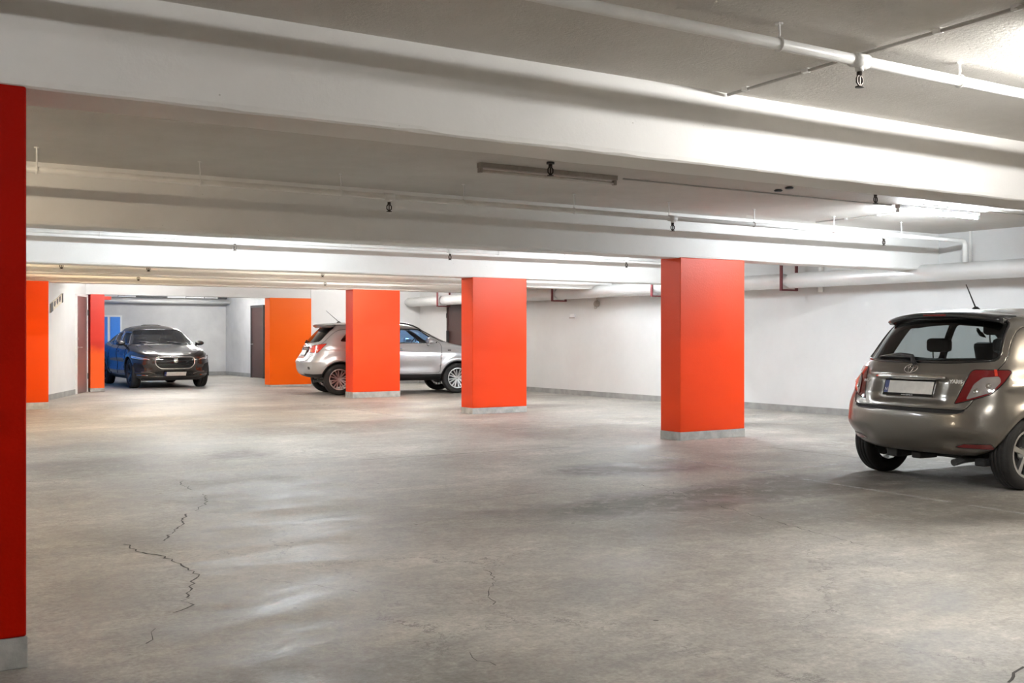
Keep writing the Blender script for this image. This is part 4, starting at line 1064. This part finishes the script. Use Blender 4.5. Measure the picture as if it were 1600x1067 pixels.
# ---------- silver crossover (seen from its right rear)
def make_crossover(loc, rz):
    L_, W_, H_ = 4.295, 1.77, 1.60
    lv = [(.22,.25,[.68,.74,.68],.3,4.08,.36,[.36,.30,.28,.30,.30],.30),
          (.08,.28,[.80,.83,.80],.45,4.19,.40,[.40,.34,.33,.36,.36],.34),
          (.01,.30,[.86,.865,.84],.50,4.26,.52,[.52,.46,.44,.46,.50],.48),
          (.00,.30,[.88,.885,.86],.52,4.29,.66,[.66,.62,.60,.62,.64],.62),
          (.035,.30,[.88,.885,.86],.54,4.28,.78,[.80,.76,.74,.76,.78],.76),
          (.12,.28,[.865,.88,.85],.55,4.22,.86,[.90,.88,.87,.88,.88],.86),
          (.17,.26,[.84,.85,.80],.50,4.06,1.03,[1.04,1.0,.98,.98,.98],.96),
          (.20,.26,[.81,.83,.77],.42,3.68,1.09,[1.10,1.06,1.03,1.05,1.04],1.07),
          (.24,.25,[.785,.81,.75],.36,3.32,1.14,[1.15,1.10,1.07,1.08,1.10],1.12),
          (.40,.24,[.72,.74,.69],.30,2.93,1.33,[1.32,1.30,1.29,1.30,1.33],1.34),
          (.56,.22,[.64,.655,.61],.24,2.55,1.49,[1.46,1.46,1.47,1.48,1.49],1.51),
          (.64,.24,[.54,.56,.52],.22,2.40,1.545,[1.52,1.53,1.54,1.55,1.54],1.56),
          (.95,.25,[.27,.28,.25],.2,2.12,1.575,[1.57,1.58,1.59,1.59,1.58],1.59)]
    xr_, xf_, R = .77, 3.44, .385
    def disp(v, n):
        x, y, z = v.co
        for cx in (xr_, xf_):
            r = math.hypot(x-cx, z-.34)
            v.co.y += math.copysign(.026*math.exp(-((r-R-.035)/.06)**2), y)*(1 if abs(n.y) > .5 and z < .95 else 0)
        if abs(n.y) > .5:
            zc = .985-.05*(x-.4)/3.4
            v.co.y += math.copysign(.012*max(0, min(1, (zc-z)/.02))*math.exp(-max(0, zc-z)/.12), y)
            v.co.y -= math.copysign(.028*g(z, .60, .11)*max(0, min(1, (x-1.15)/.15))*max(0, min(1, (3.0-x)/.15)), y)
        if x < .5:
            f = max(0, min(1, (.42-abs(y))/.06)); v.co.x += .03*f*max(0, min(1, (z-.80)/.03))*max(0, min(1, (1.02-z)/.03))
            v.co.x -= .02*g(z, .72, .04)
    bm = car_surface(lv, L_, W_, H_, .30, disp)
    root = empty('parked_crossover', loc, rz, 'silver crossover half hidden behind two orange columns', 'car')
    car = Car(bm, root, M['silver'])
    arch(car, root, xr_, R, .34, W_); arch(car, root, xf_, R, .34, W_)
    for s in (1, -1):
        car.cut('tail_lamp', [(.285,.93),(.32,1.04),(.55,1.085),(.84,1.12),(.66,.915)], ('quarter', 60), M['red2'], sgn=s, r=.025, seal=(.004, M['gloss'], 'lamp_seal'))
    tid = car.cut('tailgate', [(-.62,.735),(-.70,.90),(-.76,1.14),(-.64,1.50),(-.30,1.53),(.30,1.53),(.64,1.50),(.76,1.14),(.70,.90),(.62,.735)], 'rear', [M['silver'], M['inside']], r=.05, seal=(.004, M['dark'], 'shut_line'), solid=.02)
    car.cut('rear_window', [(-.68,1.155),(-.585,1.47),(.585,1.47),(.68,1.155),(.3,1.13),(-.3,1.13)], 'rear', M['privacy'], r=.05, only=(tid,), parent=tid, seal=(.012, M['gloss'], 'window_seal'))
    car.cut('windscreen', [(-.64,1.155),(-.49,1.46),(-.2,1.485),(.2,1.485),(.49,1.46),(.64,1.155)], 'front', M['clear'], r=.05, nmin=.12, seal=(.012, M['gloss'], 'window_seal'))
    for s in (1, -1):
        car.cut('quarter_window', [(.80,1.17),(1.02,1.42),(1.12,1.42),(1.12,1.15)], 'side', M['privacy'], sgn=s, r=.03, seal=(.008, M['gloss'], 'window_seal'))
        d1 = car.cut('front_door', [(1.98,1.11),(2.0,1.475),(2.66,1.455),(3.08,1.10),(3.02,.47),(1.98,.44)], 'side', [M['silver'], M['inside']], sgn=s, nmin=.35, r=.05, seal=(.0045, M['dark'], 'shut_line'), solid=.02)
        d2 = car.cut('rear_door', [(1.17,.62),(1.02,.85),(1.15,1.12),(1.15,1.43),(1.25,1.455),(1.95,1.475),(1.95,.44),(1.25,.44)], 'side', [M['silver'], M['inside']], sgn=s, nmin=.35, r=.04, seal=(.0045, M['dark'], 'shut_line'), solid=.02)
        car.cut('door_window', [(2.04,1.125),(2.04,1.445),(2.60,1.43),(3.00,1.13)], 'side', M['bluewin'] if s < 0 else M['clear'], sgn=s, r=.03, only=(d1,), parent=d1, seal=(.011, M['gloss'], 'window_seal'))
        car.cut('door_window', [(1.20,1.15),(1.20,1.43),(1.92,1.45),(1.92,1.13)], 'side', M['privacy'], sgn=s, r=.03, only=(d2,), parent=d2, seal=(.011, M['gloss'], 'window_seal'))
        car.cut('sill_cladding', [(1.13,.27),(1.13,.435),(3.08,.435),(3.08,.27)], 'side', M['plastic'], sgn=s, r=.0)
        car.cut('headlamp', [(s*.42,.78),(s*.50,.86),(s*.92,.96),(s*.92,.80),(s*.7,.76)], 'front', M['lens'], r=.02, lim=(3.8,9), seal=(.004, M['gloss'], 'lamp_seal'))
        car.cut('bumper_reflector', [(s*.66,.56),(s*.66,.62),(s*.72,.62),(s*.72,.56)], 'rear', M['lampdark'], r=.008, lim=(-1,.5))
        car.cut('bumper_corner_cladding', [(.0,.28),(.0,.47),(.30,.45),(.40,.44),(.44,.28)], 'side', M['plastic'], sgn=s, r=0)
    car.cut('bumper_cladding', [(-.92,.28),(-.92,.47),(-.5,.44),(.5,.44),(.92,.47),(.92,.28)], 'rear', M['plastic'], r=0, lim=(-1,.42))
    car.cut('grille', [(-.45,.42),(-.52,.78),(.52,.78),(.45,.42)], 'front', M['gloss'], r=.04, seal=(.012, M['chrome'], 'grille_trim'))
    objs = car.finish(); tg = objs[tid]
    lamps = [o for o in root.children if o.name.startswith('tail_lamp')]
    for s, par in ((1, lamps[0]), (-1, lamps[1])):
        for (q, mm) in (([(.31,.945),(.335,1.02),(.43,1.035),(.43,.935)], 'lens'), ([(.46,.935),(.47,.985),(.66,.99),(.65,.93)], 'amber')):
            bm = new(); P = [car.hit(('quarter', 60), *p, s) for p in rounded(q, .015)]; ring = [bm.verts.new(l+n_*.005) for l, n_ in P]; bm.faces.new(ring)
            bmesh.ops.recalc_face_normals(bm, faces=bm.faces); link('lamp_section', bm, M[mm], par)
    m = car.frame('rear', 0, .91, off=.012); bm = new(); box(bm, -.30, .30, -.075, .075, -.01, .004, .004)
    p = put(link('number_plate', bm, M['gloss'], tg), m); bm = new(); box(bm, -.26, .26, -.055, .055, .002, .007); link('plate_face', bm, M['plate'], p)
    bm = new(); pts = [car.hit('rear', -.42+.84*k/12, 1.035)[0]+Vector((-.012,0,0)) for k in range(13)]; tube(bm, pts, .014, 8); link('garnish_bar', bm, M['gloss'], tg, smooth=True)
    m = car.frame('rear', 0, 1.085, off=.006); bm = new()
    for k in range(3):
        a = PI/2+2*PI*k/3; c, s_ = math.cos(a), math.sin(a); q = .028
        vs = [bm.verts.new((c*t-s_*w_, s_*t+c*w_, .003)) for t, w_ in ((0,0),(q,-.016),(2*q,0),(q,.016))]; bm.faces.new(vs)
    put(link('emblem', bm, M['chrome'], tg), m)
    bm = new(); rows = []
    for k in range(21):
        y = -.62+1.24*k/20; zb = 1.535-.045*(abs(y)/.62)**2.2; xe = .38+.10*(abs(y)/.62)**3
        rows.append([bm.verts.new(pp) for pp in ((.74,y*.97,zb+.03),(.55,y,zb+.022),(xe+.03,y,zb+.008),(xe,y,zb-.01),(xe+.03,y,zb-.03),(.62,y*.97,zb-.03))])
    for A_, B_ in zip(rows, rows[1:]):
        for k in range(5): bm.faces.new((A_[k], A_[k+1], B_[k+1], B_[k]))
    bm.faces.new(rows[0]); bm.faces.new(rows[-1][::-1]); bmesh.ops.recalc_face_normals(bm, faces=bm.faces)
    link('roof_spoiler', bm, M['silver_dark'], root, smooth=True)
    for s in (1, -1):
        bm = new(); pts = []
        for k in range(17):
            f = k/16; x = .95+1.75*f; l, n_ = car.hit('top', x, s*.565); pts.append(Vector((x, s*.575, l.z+.012+.03*math.sin(min(1, f*8, (1-f)*8)*PI/2))))
        tube(bm, pts, [.010+.010*math.sin(min(1, k/3, (16-k)/3)*PI/2) for k in range(17)], 8); link('roof_rail', bm, M['gloss'], root, smooth=True)
    l, n_ = car.hit('top', .92, 0); antenna(root, l, (-.72, .0, .62), .38)
    bm = new(); l0, n0 = car.hit('rear', 0, 1.11); tube(bm, [l0+n0*.03, car.hit('rear', .1, 1.165)[0]+n0*.03, car.hit('rear', .45, 1.165)[0]+n0*.02], [.022,.016,.006], 8); link('rear_wiper', bm, M['plastic'], tg)
    for s in (1, -1):
        dn = [o for o in root.children if o.name.startswith('front_door')][0 if s == 1 else 1]
        m = car.frame('side', 2.12, .975, s, .012); bm = new(); box(bm, -.09, .09, -.012, .012, .0, .02, .009); h_ = put(link('door_handle', bm, M['chrome'], dn), m)
        m = car.frame('side', 2.12, .97, s, .003); bm = new(); lathe(bm, [(0, .0), (.045, .001), (.05, 0)], 20, 'Z'); put(link('handle_recess', bm, M['bluegrey'], dn), m)
        mirror(root, 2.74, s*.87, 1.12, s, M['mirrorcap'], 1.3, 1.5)
        m = car.frame('side', 3.25, .96, s, .004); bm = new(); box(bm, -.04, .04, -.012, .012, 0, .006, .004); put(link('side_indicator', bm, M['lampdark'], root), m)
        bm = new(); n = 28
        for k in range(n):
            pass
        # black arch lips
        for cx in (xr_, xf_):
            bm = new(); pts = []
            for k in range(29):
                a = -.25+(PI+.5)*k/28; px, pz = cx+(R+.002)*math.cos(a), .34+(R+.002)*math.sin(a)
                if pz < .33: continue
                l, n_ = car.hit('side', px, pz, s); pts.append(Vector((px, l.y-s*.006, pz)))
            tube(bm, pts, .016, 6); link('wheel_arch_lip', bm, M['plastic'], root, smooth=True)
    bm = new(); box(bm, .7, 3.3, -.68, .68, .36, .6); link('cabin_floor', bm, M['inside'], root)
    for q in (.40, -.40): seat(root, 2.12, q, .70, True, .52, hz=.62, tip=.16)
    bm = new(); box(bm, 1.2, 1.65, -.62, .62, .55, .78, .03); rs = link('rear_bench', bm, M['inside'], root)
    bm = new(); box(bm, 1.02, 1.18, -.62, .62, .6, 1.2, .04); link('bench_back', bm, M['inside'], rs)
    bm = new(); box(bm, 2.85, 3.2, -.70, .70, .8, 1.10, .05); link('dashboard', bm, M['inside'], root)
    bm = new(); tube(bm, [(2.72+.06*math.sin(a), .40+.18*math.cos(a), 1.05+.17*math.sin(a)) for a in [2*PI*k/24 for k in range(24)]], .015, 8, closed=True); link('steering_wheel', bm, M['inside'], root)
    bm = new(); box(bm, 2.50, 2.53, -.11, .11, 1.38, 1.44, .012); link('rear_view_mirror', bm, M['inside'], root)
    for x in (xr_, xf_):
        for s in (1, -1): wheel(root, x, s*(W_/2-.13), .34, .215, s, 'ten')
    housings(root, (xr_, xf_), R, .34, W_); under(root, L_, W_, .34, .55)
    bm = new(); tube(bm, [(.6,-.5,.31), (.26,-.5,.30)], .03, 12); link('exhaust_pipe', bm, M['dark'], root)
    return root
M['mirrorcap'] = simple('mirror_cap_silver', (.42,.42,.43), .25, .5, coat=.7)
M['red2'] = simple('red_crossover_lens', (.60,.03,.012), .15, coat=1)
M['silver_dark'] = simple('shaded_silver', (.16,.16,.165), .3, .3, coat=.6)
M['bluegrey'] = simple('handle_shadow', (.20,.25,.34), .4)

# ---------- graphite electric car (front towards the camera)
def make_electric(loc, rz):
    L_, W_, H_ = 4.68, 1.90, 1.565
    lv = [(.25,.25,[.74,.80,.76],.35,4.52,.24,[.24,.22,.22,.22,.22],.20),
          (.10,.28,[.86,.88,.88],.42,4.60,.34,[.34,.28,.27,.28,.28],.27),
          (.02,.30,[.93,.92,.93],.48,4.65,.50,[.50,.44,.42,.44,.42],.42),
          (.00,.30,[.945,.935,.945],.52,4.675,.66,[.66,.62,.60,.62,.58],.56),
          (.02,.30,[.95,.94,.94],.58,4.68,.80,[.82,.80,.78,.80,.72],.68),
          (.08,.30,[.93,.94,.935],.60,4.64,.92,[.94,.90,.88,.90,.86],.775),
          (.14,.30,[.89,.91,.90],.58,4.50,1.02,[1.02,.98,.965,.985,.94],.85),
          (.25,.30,[.86,.885,.87],.48,4.10,1.07,[1.08,1.03,1.0,1.02,1.0],.97),
          (.42,.32,[.83,.865,.85],.40,3.66,1.13,[1.12,1.07,1.03,1.04,1.04],1.05),
          (.88,.32,[.76,.79,.77],.34,3.20,1.29,[1.25,1.25,1.24,1.25,1.26],1.27),
          (1.35,.30,[.68,.71,.68],.26,2.74,1.44,[1.38,1.41,1.43,1.435,1.43],1.455),
          (1.52,.28,[.58,.61,.58],.24,2.58,1.50,[1.46,1.49,1.50,1.50,1.49],1.51),
          (1.80,.26,[.27,.28,.26],.22,2.30,1.545,[1.54,1.55,1.555,1.555,1.545],1.55)]
    xr_, xf_, R = .86, 3.84, .405
    def disp(v, n):
        x, y, z = v.co
        for cx in (xr_, xf_):
            r = math.hypot(x-cx, z-.37)
            v.co.y += math.copysign(.03*math.exp(-((r-R-.04)/.07)**2), y)*(1 if abs(n.y) > .5 and z < 1.0 else 0)
        if abs(n.y) > .5:
            v.co.y -= math.copysign(.035*g(z, .60, .14)*max(0, min(1, (x-1.3)/.2))*max(0, min(1, (3.4-x)/.2)), y)
        if x > 3.5 and n.z > .4:
            v.co.z += .014*math.exp(-((abs(y)-.42-.1*(4.6-x))/.05)**2) - .010*math.exp(-(y/.25)**2)*max(0, min(1, (x-3.8)/.3))
        if x > 4.0 and abs(y) < .95:
            v.co.x -= .035*g(z, .50, .07)*max(0, min(1, (abs(y)-.5)/.1))
            v.co.x -= .03*g(z, .36, .05)*max(0, min(1, (.62-abs(y))/.1))
    bm = car_surface(lv, L_, W_, H_, .20, disp)
    root = empty('parked_electric_car', loc, rz, 'dark graphite car facing the camera in the bay at left', 'car')
    car = Car(bm, root, M['graphite'])
    arch(car, root, xr_, R, .37, W_); arch(car, root, xf_, R, .37, W_)
    gr = [(-.46,.745),(-.48,.60),(-.36,.485),(.36,.485),(.48,.60),(.46,.745),(.40,.765),(-.40,.765)]
    gid = car.cut('grille', gr, 'front', M['gloss'], r=.07, seal=(.016, M['chrome'], 'grille_surround'), inset=.012)
    for s in (1, -1):
        car.cut('headlamp', [(s*.55,.69),(s*.62,.735),(s*.80,.775),(s*.93,.82),(s*.955,.80),(s*.93,.73),(s*.80,.70)], 'front', M['lens2'], r=.015, lim=(4.05,9), seal=(.008, M['gloss'], 'lamp_seal'))
        car.cut('air_vent', [(s*.68,.45),(s*.76,.60),(s*.90,.63),(s*.94,.42),(s*.80,.39)], 'front', M['plastic'], r=.03, lim=(4.2,9), inset=.01)
        car.cut('rear_quarter_window', [(1.05,1.12),(1.35,1.32),(1.62,1.38),(1.62,1.11)], 'side', M['privacy'], sgn=s, r=.03, seal=(.009, M['gloss'], 'window_seal'))
        d1 = car.cut('front_door', [(2.42,1.08),(2.45,1.41),(2.8,1.40),(3.42,1.06),(3.40,.34),(2.40,.32)], 'side', [M['graphite'], M['inside']], sgn=s, nmin=.35, r=.05, seal=(.004, M['gloss'], 'shut_line'), solid=.02)
        d2 = car.cut('rear_door', [(1.30,.60),(1.50,.95),(1.66,1.10),(1.66,1.40),(2.39,1.42),(2.37,.32),(1.40,.32)], 'side', [M['graphite'], M['inside']], sgn=s, nmin=.35, r=.05, seal=(.004, M['gloss'], 'shut_line'), solid=.02)
        car.cut('door_window', [(2.48,1.09),(2.48,1.39),(2.78,1.375),(3.28,1.08)], 'side', M['screen'], sgn=s, r=.03, only=(d1,), parent=d1, seal=(.009, M['chrome'], 'window_trim'))
        car.cut('door_window', [(1.71,1.11),(1.71,1.375),(2.35,1.39),(2.35,1.09)], 'side', M['privacy'], sgn=s, r=.03, only=(d2,), parent=d2, seal=(.009, M['chrome'], 'window_trim'))
        car.cut('tail_lamp', [(s*.50,.88),(s*.50,.96),(s*.95,1.0),(s*.95,.88)], 'rear', M['red'], r=.02, lim=(-1,.35))
    car.cut('windscreen', [(-.78,1.085),(-.60,1.42),(-.3,1.45),(.3,1.45),(.60,1.42),(.78,1.085),(.4,1.065),(-.4,1.065)], 'front', M['screen'], r=.05, nmin=.1, seal=(.012, M['gloss'], 'window_seal'))
    car.cut('bonnet', [(3.62,-.72),(4.18,-.74),(4.50,-.50),(4.52,.50),(4.18,.74),(3.62,.72)], 'top', [M['graphite'], M['inside']], r=.06, seal=(.004, M['gloss'], 'shut_line'), solid=.02)
    car.cut('lower_intake', [(-.62,.295),(-.40,.425),(.40,.425),(.62,.295)], 'front', M['gloss'], r=.02, inset=.01)
    car.cut('lower_lip', [(-.93,.19),(-.93,.285),(.93,.285),(.93,.19)], 'front', M['plastic'], r=0, lim=(4.2,9))
    car.cut('rear_window', [(-.55,1.15),(-.5,1.34),(.5,1.34),(.55,1.15)], 'rear', M['privacy'], r=.04, nmin=.1)
    for s in (1, -1): car.cut('sill_cladding', [(1.28,.18),(1.28,.30),(3.42,.30),(3.42,.18)], 'side', M['plastic'], sgn=s, r=0)
    objs = car.finish(); G = objs[gid]
    bm = new()
    for z in [.50+.028*k for k in range(9)]:
        hw = .44 if z > .60 else .34+(z-.485)*.8
        pts = [car.hit('front', -hw+2*hw*k/16, z)[0]+Vector((-.006,0,0)) for k in range(17)]; tube(bm, pts, .005, 5)
    link('grille_mesh', bm, M['plastic'], G)
    m = car.frame('front', 0, .675, off=.002); bm = new()     # round big-cat head emblem
    bmesh.ops.create_icosphere(bm, subdivisions=3, radius=1)
    for v in bm.verts:
        c = v.co; r_ = 1-.25*max(0, -c.y)*abs(c.x)
        v.co = Vector((c.x*.060*r_, c.y*.062, c.z*.028*(1+.5*math.exp(-((c.x/.3)**2+((c.y+.3)/.5)**2)))))
    for q in (-1, 1): tube(bm, [(q*.035,.035,.006), (q*.044,.056,.004)], [.016, .010], 6)
    put(link('emblem', bm, M['chrome'], G, smooth=True), m)
    plate(car, 'front', 0, .375, root, txt='N', off=.03)
    for s in (1, -1):
        par = [o for o in root.children if o.name.startswith('headlamp')][0 if s == 1 else 1]
        bm = new(); car.ribbon(bm, [(s*.60,.705),(s*.78,.725),(s*.92,.765)], 'front', .009, off=.004); link('running_light', bm, M['chrome'], par)
        bm = new(); car.ribbon(bm, [(s*.62,.325),(s*.84,.335)], 'front', .012, off=.004); link('fog_trim', bm, M['chrome'], root)
        bm = new(); car.ribbon(bm, [(s*.46,.36),(s*.58,.405),(s*.76,.405)], 'front', .010, off=.0); link('intake_edge', bm, M['champ'], root)
        mirror(root, 3.16, s*.86, 1.06, s, M['graphite'], 1.0)
        m = car.frame('side', 2.55, .90, s, .006); bm = new(); box(bm, -.10, .10, -.011, .011, 0, .008, .006)
        put(link('door_handle', bm, M['graphite'], [o for o in root.children if o.name.startswith('front_door')][0 if s == 1 else 1]), m)
    bm = new(); box(bm, .8, 3.6, -.74, .74, .32, .55); link('cabin_floor', bm, M['inside'], root)
    for q in (.40, -.40): seat(root, 2.50, q, .60, True, .54, hz=.62, tip=.16)
    bm = new(); box(bm, 1.45, 1.9, -.64, .64, .45, .68, .03); rs = link('rear_bench', bm, M['inside'], root)
    bm = new(); box(bm, 1.25, 1.42, -.64, .64, .5, 1.12, .04); link('bench_back', bm, M['inside'], rs)
    bm = new(); box(bm, 3.2, 3.62, -.76, .76, .75, 1.02, .05); link('dashboard', bm, M['inside'], root)
    bm = new(); tube(bm, [(3.05+.06*math.sin(a), .40+.18*math.cos(a), .98+.17*math.sin(a)) for a in [2*PI*k/24 for k in range(24)]], .015, 8, closed=True); link('steering_wheel', bm, M['inside'], root)
    for q in (.55, -.1):
        bm = new(); tube(bm, [car.hit('front', q-k*.06, 1.075+.012*k*.6)[0]+Vector((.012,0,.01)) for k in range(9)], .008, 6); link('windscreen_wiper', bm, M['plastic'], root)
    for x in (xr_, xf_):
        for s in (1, -1): wheel(root, x, s*(W_/2-.135), .37, .235, s, 'dark')
    housings(root, (xr_, xf_), R, .37, W_, -.2); under(root, L_, W_, .24, .5)
    return root
M['lens2'] = simple('led_lamp_lens', (.62,.62,.64), .2, .5, coat=1)

def place(fn, rear_axle_x, wx, wy, ang):
    """put a car so the middle of its rear axle stands at (wx, wy)"""
    h = Vector((math.cos(ang), math.sin(ang)))
    return fn((wx-h.x*rear_axle_x, wy-h.y*rear_axle_x, 0), ang)
place(make_hatchback, .60, 8.56, 6.12, math.radians(-4.0))
place(make_crossover, .77, 9.84, 22.72, math.radians(-12.5))
place(make_electric, .86, 7.65, 30.72, math.radians(-91.5))

# ------------------------------------------------------------------ world, camera
w = bpy.data.worlds.new('World'); bpy.context.scene.world = w; w.use_nodes = True
w.node_tree.nodes['Background'].inputs[0].default_value = (.9,.93,1,1); w.node_tree.nodes['Background'].inputs[1].default_value = .02
cam = bpy.data.cameras.new('Camera'); co = bpy.data.objects.new('Camera', cam); C.objects.link(co)
co.location = (0, 0, CAMZ); co.rotation_euler = (PI/2, 0, -YAW)
cam.sensor_width = 36; cam.lens = FPX/1600*36; cam.shift_y = -8.5/1600
cam.clip_start = .05; cam.clip_end = 200
sc = bpy.context.scene; sc.camera = co
sc.view_settings.view_transform = 'Standard'; sc.view_settings.look = 'None'; sc.view_settings.exposure = 2.8
try:
    sc.cycles.use_denoising = True; sc.cycles.denoiser = 'OPENIMAGEDENOISE'
    sc.cycles.use_adaptive_sampling = True; sc.cycles.adaptive_threshold = .03
    sc.cycles.max_bounces = 10; sc.cycles.diffuse_bounces = 6; sc.cycles.transparent_max_bounces = 16
    sc.cycles.sample_clamp_indirect = 8; sc.cycles.caustics_reflective = False; sc.cycles.caustics_refractive = False
except Exception as e: print(e)
